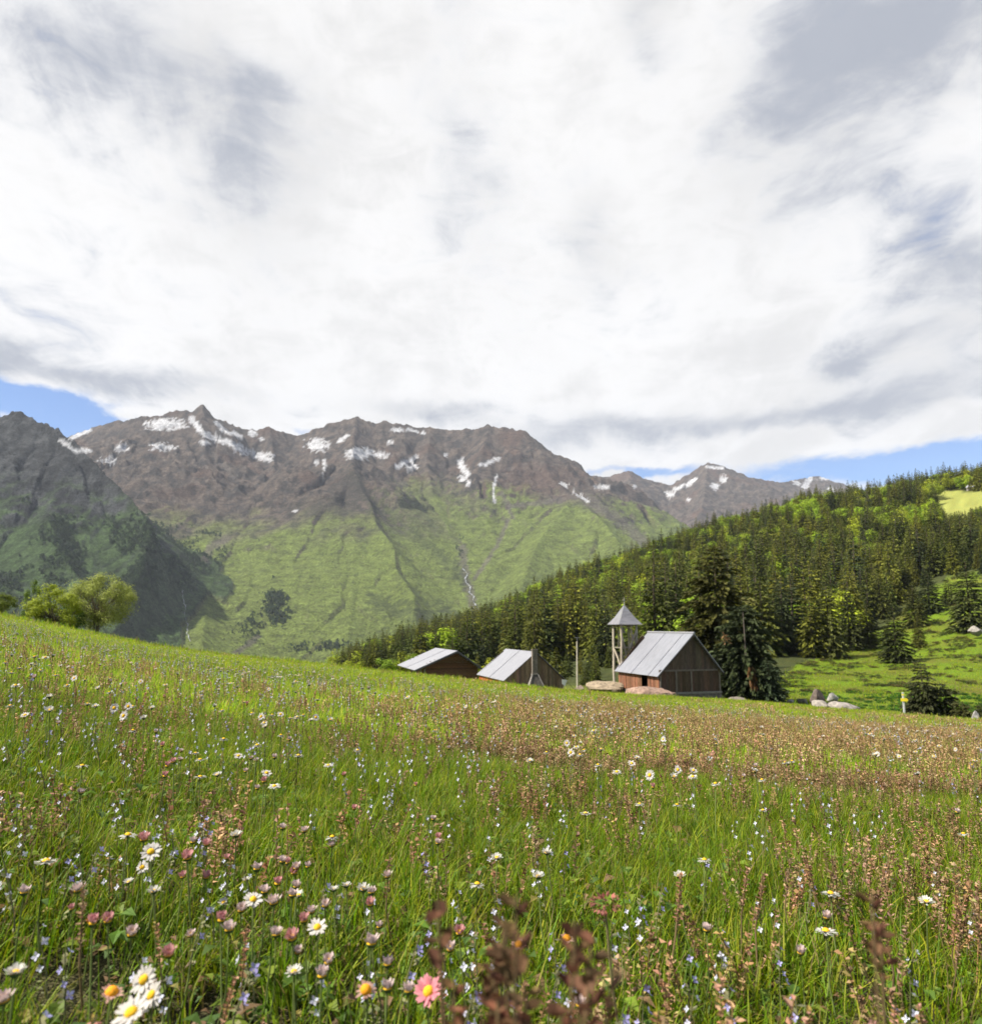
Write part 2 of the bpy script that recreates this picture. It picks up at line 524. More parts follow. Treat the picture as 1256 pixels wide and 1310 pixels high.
def mount_h(X, Y, want=False):
    shp = np.shape(X)
    X = np.ravel(X).astype(float); Y = np.ravel(Y).astype(float)
    wx = X + 70 * fbm(X / 420, Y / 420, 4, 41); wy = Y + 70 * fbm(X / 420 + 9, Y / 420 + 4, 4, 42)
    hs = []; ds = []; ss = []
    for rd in RIDGES:
        p = rd['p']
        best = np.full(X.shape, -1e9); bd = np.zeros(X.shape); bs = np.zeros(X.shape); acc = 0.0
        for i in range(len(p) - 1):
            a, b = p[i], p[i + 1]
            ex, ey = b[0] - a[0], b[1] - a[1]
            ll = ex * ex + ey * ey
            # near the crest line the warp fades so the skyline keeps its place
            u0 = np.clip(((X - a[0]) * ex + (Y - a[1]) * ey) / ll, 0, 1)
            d0 = np.hypot(X - a[0] - u0 * ex, Y - a[1] - u0 * ey)
            k = sstep(20, 260, d0)
            qx = X + (wx - X) * k; qy = Y + (wy - Y) * k
            u = np.clip(((qx - a[0]) * ex + (qy - a[1]) * ey) / ll, 0, 1)
            d = np.hypot(qx - a[0] - u * ex, qy - a[1] - u * ey)
            h = a[2] + (b[2] - a[2]) * u - rd['A'] * (1 - np.exp(-d / rd['L'])) - d * (rd['s'] if rd['sr'] == rd['s'] else rd['s'] + (rd['sr'] - rd['s']) * sstep(-.5, .9, (ex * (qy - a[1]) - ey * (qx - a[0])) / (math.sqrt(ll) * (d + 30))) * (1.0 if rd['id'] == 3 else sstep(2600, 2250, a[1] + u * ey)))
            m = h > best
            best = np.where(m, h, best); bd = np.where(m, d, bd); bs = np.where(m, acc + u * math.sqrt(ll), bs)
            acc += math.sqrt(ll)
        hs.append(best); ds.append(bd); ss.append(bs)
    hs = np.array(hs)
    k = 28.0
    mx = hs.max(0)
    h = mx + k * np.log(np.exp((hs - mx) / k).sum(0)) - k * .0
    ai = hs.argmax(0)
    own = sstep(5, 75, mx - np.partition(hs, -2, axis=0)[-2])
    j = np.arange(len(X))
    d = np.array(ds)[ai, j]; s = np.array(ss)[ai, j] + 3000.0 * ai
    gid = np.array([r['id'] for r in RIDGES])[ai]
    far = sstep(15, 320, d)
    calm = np.where((gid == 3) & (h < 520), .55, np.where(gid == 0, 1.5, 1.0))
    rocky = sstep(250, 800, h)
    # gullies run straight down from the crest lines
    rib = ridged(s / 170, d / 900 + ai * 3.1, 4, 51, .55)
    h = h + far * (22 + 54 * rocky) * (rib - .1) * own * calm
    h = h + np.minimum(calm, 1) * far * np.where(gid == 0, 50, 78) * (ridged(X / 520, Y / 520, 6, 61, .52) - .25) * (.35 + .65 * rocky)
    h = h + calm * (14 + 26 * rocky) * ridged(X / 110, Y / 110, 5, 71, .55) * (.45 + .55 * far)
    h = h + 9.0 * rocky * ridged(X / 34, Y / 34, 3, 73, .55)
    low = -165 + 12 * fbm(X / 300, Y / 300, 3, 81)
    kk = 22.0
    h = np.maximum(h, low) + kk * np.log1p(np.exp(-np.abs(h - low) / kk))
    if want: return h.reshape(shp), d.reshape(shp), gid.reshape(shp), rib.reshape(shp)
    return h.reshape(shp)


mth = np.linspace(-1.05, 1.05, 900)
mY = np.geomspace(1350, 8200, 560)
MXN, MY = np.meshgrid(mth, mY)
MX = MXN * MY
MZ, MD, MG, MRIB = mount_h(MX, MY, True)
mpx, mpy = project(MX, MY, MZ)
# ---- what grows or lies where
gxx = np.gradient(MZ, axis=1) / np.gradient(MX, axis=1)
gyy = np.gradient(MZ, axis=0) / np.gradient(MY, axis=0)
slope = np.hypot(gxx, gyy)
fa = fbm(MX / 260, MY / 260, 5, 91); fb = fbm(MX / 60, MY / 60, 5, 92); fc = fbm(MX / 22, MY / 22, 4, 93); fs = fbm(MX / 30, MZ / 17, 5, 97)
line = np.choose(MG, [400, 400, 660, 430, 600, 480]).astype(float)
grassw = sstep(-130, 130, line - MZ + 230 * fa + 90 * fb) * (1 - sstep(.95, 1.45, slope + .25 * fb))
grassw = np.maximum(grassw, .62 * sstep(60, 200, line - MZ + 150 * fa))
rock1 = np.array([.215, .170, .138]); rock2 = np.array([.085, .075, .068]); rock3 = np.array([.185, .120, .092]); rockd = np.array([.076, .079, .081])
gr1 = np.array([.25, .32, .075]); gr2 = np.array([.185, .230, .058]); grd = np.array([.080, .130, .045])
m = sstep(-.35, .4, fb + .5 * fc)[..., None]
rock = rock1 * m + rock2 * (1 - m)
m = sstep(.05, .45, fa)[..., None] * .7
rock = rock * (1 - m) + rock3 * m
isL = (MG == 0)[..., None] * 1.0  # left mountain: dark rock, its shade also put into rock and grass colour
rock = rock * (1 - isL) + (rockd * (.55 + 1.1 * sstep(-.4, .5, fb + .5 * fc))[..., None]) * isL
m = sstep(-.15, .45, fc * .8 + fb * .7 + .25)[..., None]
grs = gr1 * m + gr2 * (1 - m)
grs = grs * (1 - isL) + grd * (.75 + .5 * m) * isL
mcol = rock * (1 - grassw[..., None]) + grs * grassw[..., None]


def near_line(pts, w, nz=.9):
    """how strongly each mountain vertex belongs to a streak given by photo points"""
    d = np.full(mpx.shape, 1e9)
    for (x0, y0), (x1, y1) in zip(pts[:-1], pts[1:]):
        ex, ey = x1 - x0, y1 - y0; ll = ex * ex + ey * ey + 1e-9
        u = np.clip(((mpx - x0) * ex + (mpy - y0) * ey) / ll, 0, 1)
        d = np.minimum(d, np.hypot(mpx - x0 - u * ex, mpy - y0 - u * ey))
    return d / w + nz * (1.5 * fs + .5 * fc)


def near_spot(x, y, rx, ry, nz=1.0):
    return np.hypot((mpx - x) / rx, (mpy - y) / ry) + nz * (1.5 * fs + .5 * fc)


def paint(mask, colr):
    global mcol
    m = mask[..., None]
    mcol = mcol * (1 - m) + np.array(colr) * m


vis = MY > 2350
for pts, w in [([(735, 628), (765, 648), (795, 668), (825, 695)], 7), ([(650, 648), (690, 643), (718, 640)], 3.0), ([(656, 662), (651, 650), (641, 630)], 2.2), ([(650, 664), (640, 690), (622, 720), (606, 740)], 2.4), ([(590, 700), (597, 740), (606, 775), (615, 795)], 5), ([(290, 690), (270, 700), (262, 715)], 5), ([(270, 580), (285, 595), (300, 610)], 3), ([(330, 815), (312, 828), (300, 840)], 3.5)]:
    paint((1 - sstep(.6, 1.5, near_line(pts, w))) * .75, (.20, .175, .15))
paint((1 - sstep(.5, 1.4, near_spot(690, 612, 48, 18))) * .6, (.16, .100, .078))
# small dark shrubs and bands on the green faces
speck = sstep(.34, .5, fbm(MX / 16, MY / 16, 3, 95)) * sstep(-.05, .3, fbm(MX / 190, MY / 190, 4, 96)) * grassw
paint(speck * .65, (.035, .055, .024))
for pts, w in [([(451, 608), (480, 650), (516, 672), (560, 705), (594, 742)], 8), ([(480, 770), (540, 790), (590, 800)], 10), ([(560, 770), (580, 785), (600, 795)], 4)]:
    paint((1 - sstep(.5, 1.6, near_line(pts, w, 1.3))) * .5, (.055, .068, .036))
paint((1 - sstep(.6, 1.5, near_spot(447, 628, 26, 24, .8))) * .7, (.085, .075, .062))
paint((1 - sstep(.6, 1.5, near_spot(415, 652, 40, 14, .8))) * .5, (.095, .090, .062))
paint((1 - sstep(.5, 1.5, near_spot(545, 655, 46, 34, .9))) * .6, (.19, .235, .065))
LINES = [([(246, 536), (255, 549), (270, 560), (290, 565), (308, 571)], 3.6), ([(276, 541), (290, 553), (308, 558)], 2.6), ([(299, 573), (325, 582), (345, 588)], 3.0), ([(330, 580), (350, 582)], 1.8), ([(90, 561), (115, 550)], 2.4), ([(75, 562), (95, 575), (115, 577)], 2.6), ([(507, 597), (525, 589), (532, 584)], 2.8), ([(519, 549), (543, 554)], 1.6), ([(588, 590), (593, 600), (598, 606)], 4.2), ([(615, 595), (625, 592), (637, 587)], 2.6), ([(636, 609), (632, 620), (631, 632), (633, 642)], 1.6), ([(718, 618), (735, 629), (752, 641)], 2.0), ([(863, 626), (880, 620), (889, 613)], 2.4), ([(1029, 623), (1036, 612)], 3.6), ([(433, 565), (445, 557)], 2.2), ([(905, 597), (925, 599)], 1.6)]
SPOTS = [(214, 543, 27, 7), (155, 573, 9, 5), (207, 572, 15, 4.5), (137, 589, 9, 3.5), (406, 569, 13, 8), (415, 595, 2.6, 7), (405, 592, 3, 2.4), (378, 654, 4, 1.8), (323, 555, 6, 3.5), (335, 562, 3.5, 2.2), (460, 580, 17, 7), (486, 582, 11, 3.6), (528, 597, 7, 2.6), (508, 550, 10, 2.4), (592, 612, 4.5, 4.5), (599, 618, 3.2, 4.5), (770, 623, 11, 3), (925, 613, 4.4, 5.5), (914, 622, 6.5, 3.4), (857, 632, 7, 3.2), (1056, 612, 10, 2.0), (1062, 626, 5, 2.4), (1019, 618, 6, 2.2), (262, 566, 6, 3), (500, 566, 5, 2.4), (570, 582, 3, 2), (880, 640, 3, 2), (812, 622, 3, 2)]
snow = np.zeros(mpx.shape)
for pts, w in LINES: snow = np.maximum(snow, 1 - sstep(.9, 1.1, near_line(pts, w, .7)))
for q in SPOTS: snow = np.maximum(snow, 1 - sstep(.9, 1.1, near_spot(*q, .75)))
snow *= vis * (MD < 2600)
mcol = mcol * .66
paint(snow, (.56, .56, .575))
t = NT('mountain_side')
p = t.pos()
na_ = t.noise(p, .035, 8, .7); nb_ = t.noise(p, .14, 5, .7)
c = t.scalecol(t.attr(), t.ramp(na_, .3, .7, .76, 1.24))
c = t.scalecol(c, t.ramp(nb_, .3, .7, .7, 1.3))
mp = t.n('ShaderNodeMapping'); t.l(p, mp.inputs[0]); mp.inputs['Scale'].default_value = (.012, .012, .075)
ns_ = t.noise(mp.outputs[0], 1.0, 7, .68, .6)
c = t.scalecol(c, t.ramp(ns_, .32, .68, .82, 1.18))
nb_ = t.math('ADD', nb_, ns_)
hg = t.math('ADD', t.math('MULTIPLY', na_, 1.0), t.math('MULTIPLY', nb_, .35))
M_mount = t.done(t.bsdf(c, .95, 0, hg, 1.0, 34.0, spec=.1))
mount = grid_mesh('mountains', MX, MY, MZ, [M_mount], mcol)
tag(mount, 'rocky mountain range with green lower slopes and old snow patches', 'mountains', kind='structure')


def on_mount(px, py):
    a, tt = pdir(px, py)
    Y = np.geomspace(1500, 8000, 1400)
    d = mount_h(float(a) * Y, Y) - float(tt) * Y
    k = np.argmax(d > 0)
    return Vector((float(a) * Y[k], Y[k], float(tt) * Y[k])) if d[k] > 0 else None


t = NT('falling_water')
M_water = t.done(t.bsdf(t.scalecol((.30, .315, .33), t.ramp(t.noise(t.pos(), .3, 4, .6), .3, .7, .7, 1.1)), .35, spec=.5))


def stream(name, pts, w, label):
    mb = MB(); last = None; k = 0
    dense = []
    for (x0, y0), (x1, y1) in zip(pts[:-1], pts[1:]):
        for i in range(6): dense.append((x0 + (x1 - x0) * i / 6, y0 + (y1 - y0) * i / 6))
    prev = None
    for x, y in dense:
        q = on_mount(x, y)
        if q is None: continue
        ww = w * random.uniform(.15, 1.1); q = q + Vector((random.uniform(-2, 2), 0, 0))
        l = q + Vector((-ww, -3, 3)); r = q + Vector((ww, -3, 3))
        if prev is not None and (prev[2] - q).length < 160:
            mb.face([prev[0], prev[1], r, l])
            mb.face([prev[0] + Vector((0, 6, -4)), l + Vector((0, 6, -4)), r + Vector((0, 6, -4)), prev[1] + Vector((0, 6, -4))])
        prev = (l, r, q)
    o = mb.build(name, M_water)
    tag(o, label, 'waterfall', kind='structure')


stream('waterfall', [(592, 728), (598, 735), (595, 742), (597, 747), (602, 752), (600, 759), (606, 764), (605, 770), (609, 777)], 2.4, 'white torrent falling down the ravine between the green spurs')
stream('waterfall', [(234, 756), (235, 768), (238, 779), (237, 790), (241, 802), (240, 812), (244, 824)], 1.1, 'thin white waterfall in the dark ravine above the meadow edge')
# ================================================================== MATERIALS FOR BUILT THINGS
M_wood = attr_material('weathered_wood', .85, 0, 3.0, .45, .5, .02, .2, (6, 6, .6))
M_log = attr_material('dark_boards', .85, 0, 3.0, .45, .5, .02, .2, (.6, .6, 6))
M_stone = attr_material('rubble_stone', .9, 0, 3.0, .4, .8, .06, .2)
M_rock = attr_material('boulder_stone', .95, 0, 2.6, .5, .9, .12, .15)
M_paint = attr_material('paint', .5, 0, 6, .12, .1, .004, .4)
M_iron = attr_material('iron', .5, .7, 8, .3, .2, .01, .5)
t = NT('zinc_sheet')
mp = t.n('ShaderNodeMapping'); t.l(t.pos(True), mp.inputs[0]); mp.inputs['Scale'].default_value = (1, 1, 1)
n_ = t.noise(mp.outputs[0], 1.2, 6, .65); mp.inputs['Scale'].default_value = (.35, 2.2, .35); n2_ = t.noise(mp.outputs[0], 3, 6, .65)
c = t.mix(t.ramp(n_, .35, .75, 0, .5), t.attr(), t.mix(1.0, t.attr(), (.93, .90, .88), 'MULTIPLY'))
c = t.scalecol(c, t.ramp(n2_, .3, .7, .80, 1.14))
c = t.mix(t.ramp(n2_, .56, .74, 0, .45), c, t.mix(1.0, c, (.95, .74, .58), 'MULTIPLY'))
M_zinc = t.done(t.bsdf(c, .52, .35, n2_, .12, .02, .4))


def jit(c, a=.2):
    k = 1 + random.uniform(-a, a)
    return tuple(max(0, x * k * (1 + random.uniform(-a, a) * .25)) for x in c)


# ================================================================== HUTS
def plank_wall(mb, p0, p1, z0, ztop, col, thick=.05, w=.22, amt=.3, horizontal=False, skip=()):
    """row of upright boards from p0 to p1 (local x,y); ztop: function of distance along"""
    p0 = Vector(p0); p1 = Vector(p1); d = p1 - p0; ln = d.length; d.normalize()
    nrm = Vector((d.y, -d.x))
    if horizontal:
        z = z0
        zmax = max(ztop(i * ln / 40) for i in range(41))
        while z < zmax:
            h = .24; s = [i * ln / 60 for i in range(61) if ztop(i * ln / 60) >= z + h * .5]
            if s:
                o = random.uniform(0, .025)
                a, b = p0 + d * min(s) + nrm * o, p0 + d * max(s) + nrm * o
                a2, b2 = a - nrm * thick, b - nrm * thick
                cc = jit(col, amt)
                mb.hexa([(a.x, a.y, z), (b.x, b.y, z), (b2.x, b2.y, z), (a2.x, a2.y, z), (a.x, a.y, z + h - .012), (b.x, b.y, z + h - .012), (b2.x, b2.y, z + h - .012), (a2.x, a2.y, z + h - .012)], cc)
            z += h
        return
    s = 0.0
    while s < ln - .02:
        ww = min(w * random.uniform(.8, 1.25), ln - s)
        mid = s + ww / 2
        zb = z0 + random.uniform(-.03, .03)
        for (a_, b_, top) in skip:
            if a_ < mid < b_: zb = top
        o = random.uniform(0, .03)
        a = p0 + d * (s + .006) + nrm * o; b = p0 + d * (s + ww - .006) + nrm * o
        a2, b2 = a - nrm * thick, b - nrm * thick
        za, zc = ztop(s), ztop(s + ww)
        if min(za, zc) > zb:
            mb.hexa([(a.x, a.y, zb), (b.x, b.y, zb), (b2.x, b2.y, zb), (a2.x, a2.y, zb), (a.x, a.y, za), (b.x, b.y, zc), (b2.x, b2.y, zc), (a2.x, a2.y, za)], jit(col, amt))
        s += ww


def roof_sheet(mb, e0, e1, r1, r0, th=.06, n=7, col=(.5, .5, .52), cuts=None):
    """sheet panels from eave e0-e1 to ridge r0-r1 with raised seams"""
    e0, e1, r0, r1 = map(Vector, (e0, e1, r0, r1))
    nrm = (e1 - e0).cross(r0 - e0).normalized()
    if nrm.z < 0: nrm = -nrm
    cuts = cuts or [i / n for i in range(n + 1)]
    for i in range(len(cuts) - 1):
        a, b = cuts[i], cuts[i + 1] - .004
        q = [e0.lerp(e1, a), e0.lerp(e1, b), r0.lerp(r1, b), r0.lerp(r1, a)]
        o = nrm * random.uniform(0, .012)
        lo = [x + o - nrm * th for x in q]; hi = [x + o for x in q]
        mb.hexa(lo + hi, jit(col, .015))
        if i:
            w = (e1 - e0).normalized() * .025
            a0, a1 = e0.lerp(e1, a), r0.lerp(r1, a)
            mb.hexa([a0 - w + nrm * .002, a0 + w + nrm * .002, a1 + w + nrm * .002, a1 - w + nrm * .002, a0 - w + nrm * .05, a0 + w + nrm * .05, a1 + w + nrm * .05, a1 - w + nrm * .05], jit(col, .08))


ROT = R(16.8)

# ---- chapel: local x across the gable (0 = front corner nearest the tower), y away along the ridge
W_, XA, L_ = 6.7, 3.8, 8.5
o0 = P(843.6, 890.5, 72.0)
ch = empty('wooden_chapel', o0, ROT)
tag(ch, 'largest dark wooden hut with grey metal roof beside the bell tower', 'hut')
HE, HA = 2.05, 5.8
left_top = lambda s: HE
gab = lambda s: HE + .15 + (HA - HE - .35) * (s / XA if s < XA else (W_ - s) / (W_ - XA) if True else 0)
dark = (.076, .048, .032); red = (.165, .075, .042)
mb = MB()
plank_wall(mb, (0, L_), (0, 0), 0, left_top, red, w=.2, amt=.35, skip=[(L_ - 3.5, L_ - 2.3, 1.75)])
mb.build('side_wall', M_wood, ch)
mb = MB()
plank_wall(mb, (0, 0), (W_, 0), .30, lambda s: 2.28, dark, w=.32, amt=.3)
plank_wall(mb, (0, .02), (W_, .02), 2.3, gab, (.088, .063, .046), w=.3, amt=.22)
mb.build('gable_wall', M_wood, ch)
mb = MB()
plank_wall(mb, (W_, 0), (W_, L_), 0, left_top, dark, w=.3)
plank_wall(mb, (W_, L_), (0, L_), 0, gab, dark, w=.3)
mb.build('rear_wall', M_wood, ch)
mb = MB()
for x in (.06, 1.75, 3.4, W_ - .16): mb.box((x, -.1, .30), (x + .14, .0, 2.28), (.16, .135, .11))
mb.box((0, -.12, 2.26), (W_, .0, 2.42), (.14, .115, .095))
mb.box((-.05, -.16, .12), (W_ + .05, .1, .30), (.2, .185, .165))
mb.build('timber_frame', M_wood, ch)
mb = MB()
mb.box((-.05, -.06, -1.2), (W_ + .05, L_ + .05, .12), (.13, .115, .10))
mb.build('foundation', M_stone, ch)
mb = MB()
mb.box((.08, L_ - 5.9 + 2.4, 0), (.14, L_ - 2.3, 1.75), (.02, .012, .01))
mb.build('doorway', M_wood, ch)
mb = MB()
ovf, ovb, ove = .35, .35, .35
zl = HE - ove * .9
roof_sheet(mb, (-ove, L_ + ovb, zl + .08), (-ove, -ovf, zl + .08), (XA, -ovf, HA + .08), (XA, L_ + ovb, HA + .08), cuts=[0, .42, .8, 1], col=(.225, .232, .26))
mb.build('roof', M_zinc, ch)
mb = MB()
roof_sheet(mb, (W_ + .25, -ovf, HE + .05), (W_ + .25, L_ + ovb, HE + .05), (XA, L_ + ovb, HA + .07), (XA, -ovf, HA + .07), n=3, col=(.30, .30, .32))
mb.build('roof', M_zinc, ch)
mb = MB()
mb.tube([(XA, -ovf - .02, HA + .11), (XA, L_ + ovb + .02, HA + .11)], .10, 8, (.27, .27, .285))
mb.build('ridge_cap', M_zinc, ch)
mb = MB()
mb.hexa([(XA, -ovf + .02, HA - .25), (XA, -ovf + .08, HA - .25), (W_ + .2, -ovf + .08, HE - .2), (W_ + .2, -ovf + .02, HE - .2), (XA, -ovf + .02, HA - .02), (XA, -ovf + .08, HA - .02), (W_ + .22, -ovf + .08, HE - .03), (W_ + .22, -ovf + .02, HE - .03)], (.045, .036, .03))
mb.hexa([(-ove + .05, -ovf + .02, zl - .14), (-ove + .05, -ovf + .08, zl - .14), (XA, -ovf + .08, HA - .25), (XA, -ovf + .02, HA - .25), (-ove, -ovf + .02, zl), (-ove, -ovf + .08, zl), (XA, -ovf + .08, HA - .02), (XA, -ovf + .02, HA - .02)], (.07, .055, .045))
mb.build('bargeboard', M_wood, ch)

# ---- hut with stone chimney
W2, XA2, L2 = 7.3, 3.85, 11.5
o2 = P(647, 881.5, 90.0)
h2 = empty('chimney_hut', o2, ROT)
tag(h2, 'weathered plank hut with stone chimney on its gable and orange side wall', 'hut')
HE2, HA2 = 1.15, 4.25
gab2 = lambda s: HE2 + .05 + (HA2 - HE2 - .15) * (s / XA2 if s < XA2 else (W2 - s) / (W2 - XA2))
mb = MB()
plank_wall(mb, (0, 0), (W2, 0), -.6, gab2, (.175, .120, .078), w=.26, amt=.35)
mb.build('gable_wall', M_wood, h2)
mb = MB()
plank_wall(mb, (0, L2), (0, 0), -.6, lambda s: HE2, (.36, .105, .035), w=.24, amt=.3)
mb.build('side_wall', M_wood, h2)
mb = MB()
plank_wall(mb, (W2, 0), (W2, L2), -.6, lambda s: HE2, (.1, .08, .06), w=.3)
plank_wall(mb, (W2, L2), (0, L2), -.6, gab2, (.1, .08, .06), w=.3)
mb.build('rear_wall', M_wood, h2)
for yy in (1.6, 4.4):
    mb = MB()
    mb.box((-.06, yy, .25), (-.035, yy + .7, .85), (.03, .02, .016))
    wn = mb.build('window', M_paint, h2)
    mb = MB()
    for a, b in (((-.09, yy - .07, .18), (-.036, yy, .92)), ((-.09, yy + .7, .18), (-.036, yy + .77, .92)), ((-.088, yy, .85), (-.036, yy + .7, .92)), ((-.088, yy, .18), (-.036, yy + .7, .25)), ((-.085, yy + .33, .25), (-.061, yy + .37, .85))): mb.box(a, b, (.25, .09, .04))
    mb.build('window_frame', M_wood, wn)
mb = MB()
roof_sheet(mb, (-.3, L2 + .4, HE2 - .2), (-.3, -.12, HE2 - .2), (XA2, -.12, HA2 + .07), (XA2, L2 + .4, HA2 + .07), cuts=[0, .5, 1], col=(.255, .26, .285))
mb.build('roof', M_zinc, h2)
mb = MB()
roof_sheet(mb, (W2 + .25, -.12, HE2 - .12), (W2 + .25, L2 + .4, HE2 - .12), (XA2, L2 + .4, HA2 + .06), (XA2, -.12, HA2 + .06), n=4, col=(.28, .27, .28))
mb.build('roof', M_zinc, h2)
mb = MB()
cx = 3.55
mb.box((cx - .32, -.46, 1.6), (cx + .32, -.03, HA2 + .28), (.17, .145, .12))
p8 = [(cx - 1.05, -1.0, -.6), (cx + 1.05, -1.0, -.6), (cx + 1.05, -.04, -.6), (cx - 1.05, -.04, -.6)]
mb.hexa(p8 + [(cx - .98, -.95, .1), (cx + .98, -.95, .1), (cx + .98, -.04, .1), (cx - .98, -.04, .1)], (.075, .068, .06))
mb.hexa([(cx - .98, -.95, .1), (cx + .98, -.95, .1), (cx + .98, -.04, .1), (cx - .98, -.04, .1), (cx - .34, -.5, 1.62), (cx + .34, -.5, 1.62), (cx + .34, -.035, 1.62), (cx - .34, -.035, 1.62)], (.095, .085, .075))
chm = mb.build('chimney', M_stone, h2)
mb = MB()
for sg in (-1, 1): mb.hexa([Vector((cx + sg * a + b, c_, z_)) for z_, a, c_ in ((.08, 1.0, -1.0),) for b in (-.07, .07) for c_ in (-1.02, -.6)][:0] or [(cx + sg * 1.02 - .07, -1.03, .05), (cx + sg * 1.02 + .07, -1.03, .05), (cx + sg * 1.02 + .07, -.5, .1), (cx + sg * 1.02 - .07, -.5, .1), (cx + sg * .36 - .06, -.56, 1.66), (cx + sg * .36 + .06, -.56, 1.66), (cx + sg * .36 + .06, -.45, 1.68), (cx + sg * .36 - .06, -.45, 1.68)], (.24, .22, .2))
mb.box((cx - .42, -.56, 1.62), (cx + .42, -.028, 1.72), (.26, .24, .21))
mb.build('chimney_coping', M_stone, chm)
mb = MB()
mb.box((cx - .37, -.51, HA2 + .28), (cx + .37, .02, HA2 + .36), (.14, .12, .1))
mb.build('chimney_cap', M_stone, chm)
mb = MB()
mb.hexa([(XA2, -.2, HA2 - .16), (XA2, -.14, HA2 - .16), (W2 + .2, -.14, HE2 - .36), (W2 + .2, -.2, HE2 - .36), (XA2, -.2, HA2 - .01), (XA2, -.14, HA2 - .01), (W2 + .24, -.14, HE2 - .19), (W2 + .24, -.2, HE2 - .19)], (.05, .04, .033))
mb.build('bargeboard', M_wood, h2)

# ---- low hut with wide eaves
W3, XA3, L3 = 7.6, 4.3, 12.5
o3 = P(545, 868, 107.0)
h3 = empty('board_hut', o3, ROT)
tag(h3, 'low dark brown hut of level boards under broad overhanging pale roof', 'hut')
HE3, HA3 = 2.0, 3.75
gab3 = lambda s: HE3 + .1 + (HA3 - HE3 - .2) * s / XA3 if s < XA3 else HA3 - .12 - (HA3 - HE3 + .45) * (s - XA3) / (W3 - XA3)
mb = MB()
plank_wall(mb, (0, 0), (W3, 0), -.5, gab3, (.125, .064, .034), horizontal=True, amt=.35)
mb.build('gable_wall', M_log, h3)
mb = MB()
plank_wall(mb, (0, L3), (0, 0), -.5, lambda s: HE3, (.12, .07, .04), horizontal=True, amt=.3)
plank_wall(mb, (W3, 0), (W3, L3), -.5, lambda s: HE3 - .6, (.08, .05, .03), horizontal=True)
plank_wall(mb, (W3, L3), (0, L3), -.5, lambda s: gab3(W3 - s), (.08, .05, .03), horizontal=True)
mb.build('side_wall', M_log, h3)
mb = MB()
roof_sheet(mb, (-1.9, L3 + .8, HE3 - .78), (-1.9, -1.0, HE3 - .78), (XA3, -1.0, HA3 + .1), (XA3, L3 + .8, HA3 + .1), cuts=[0, .55, 1], col=(.28, .285, .31))
mb.build('roof', M_zinc, h3)
mb = MB()
roof_sheet(mb, (W3 + .7, -1.0, HE3 - .85), (W3 + .7, L3 + .8, HE3 - .85), (XA3, L3 + .8, HA3 + .09), (XA3, -1.0, HA3 + .09), n=5, col=(.34, .33, .34))
mb.build('roof', M_zinc, h3)
mb = MB()
mb.hexa([(XA3, -1.1, HA3 - .18), (XA3, -1.02, HA3 - .18), (W3 + .6, -1.02, HE3 - 1.08), (W3 + .6, -1.1, HE3 - 1.08), (XA3, -1.1, HA3 + .05), (XA3, -1.02, HA3 + .05), (W3 + .68, -1.02, HE3 - .87), (W3 + .68, -1.1, HE3 - .87)], (.075, .072, .075))
mb.hexa([(-1.85, -1.1, HE3 - 1.0), (-1.85, -1.02, HE3 - 1.0), (XA3, -1.02, HA3 - .18), (XA3, -1.1, HA3 - .18), (-1.9, -1.1, HE3 - .8), (-1.9, -1.02, HE3 - .8), (XA3, -1.02, HA3 + .05), (XA3, -1.1, HA3 + .05)], (.085, .08, .08))
mb.build('bargeboard', M_wood, h3)
mb = MB()
for s in (.25, .55, .85):
    mb.box((-1.0 + s * .4, -.95 + s, HE3 - .75), (-.9 + s * .4, -.05 + s, HE3 - .62), (.1, .08, .06))
for x in (-.95, -.4):
    mb.box((x, -.6, -.5), (x + .14, -.46, HE3 - .66), (.2, .18, .15))
mb.build('eave_post', M_wood, h3)

# ---- tiny far hut beside the upper clearing
q = on_ground(1243, 627, 380, 640)
if q is None: q = P(1243, 627, 560)
h4 = empty('shepherd_hut', (q.x, q.y, q.z - .3), R(30))
tag(h4, 'tiny grey hut at the edge of the upper hillside clearing', 'hut')
mb = MB(); mb.hexa([(-3, -2.5, -1), (3, -2.5, -1), (3, 2.5, -1), (-3, 2.5, -1), (-3, -2.5, 2.6), (3, -2.5, 2.6), (3, 2.5, 2.6), (-3, 2.5, 2.6)], (.2, .18, .16))
mb.face([(-3, -2.5, 2.6), (3, -2.5, 2.6), (0, -2.5, 4.6)], (.2, .18, .16)); mb.face([(3, 2.5, 2.6), (-3, 2.5, 2.6), (0, 2.5, 4.6)], (.2, .18, .16))
mb.box((-.5, -2.56, -.2), (.5, -2.505, 1.8), (.05, .04, .03))
mb.build('wall', M_stone, h4)
mb = MB()
for sx in (-1, 1): mb.hexa([(sx * 3.5, -3, 2.3), (sx * 3.5, 3, 2.3), (0, 3, 4.65), (0, -3, 4.65), (sx * 3.5, -3, 2.42), (sx * 3.5, 3, 2.42), (0, 3, 4.77), (0, -3, 4.77)], (.33, .33, .35))
mb.build('roof', M_zinc, h4)

# ---- bell tower on four posts
tw = P(801.5, 891.5, 83.0)
bt = empty('bell_tower', tw, ROT)
tag(bt, 'open timber bell tower with pointed grey metal cap and cross', 'bell tower')
hw = 1.0; HT = 7.95
grey = (.33, .29, .23)


def wob(p, q, r0, n=5, a=.05):
    p = Vector(p); q = Vector(q)
    pts = [p.lerp(q, i / n) + Vector((random.uniform(-a, a), random.uniform(-a, a), 0)) * (0 < i < n) for i in range(n + 1)]
    return pts, [r0 * (1 - .25 * i / n) for i in range(n + 1)]


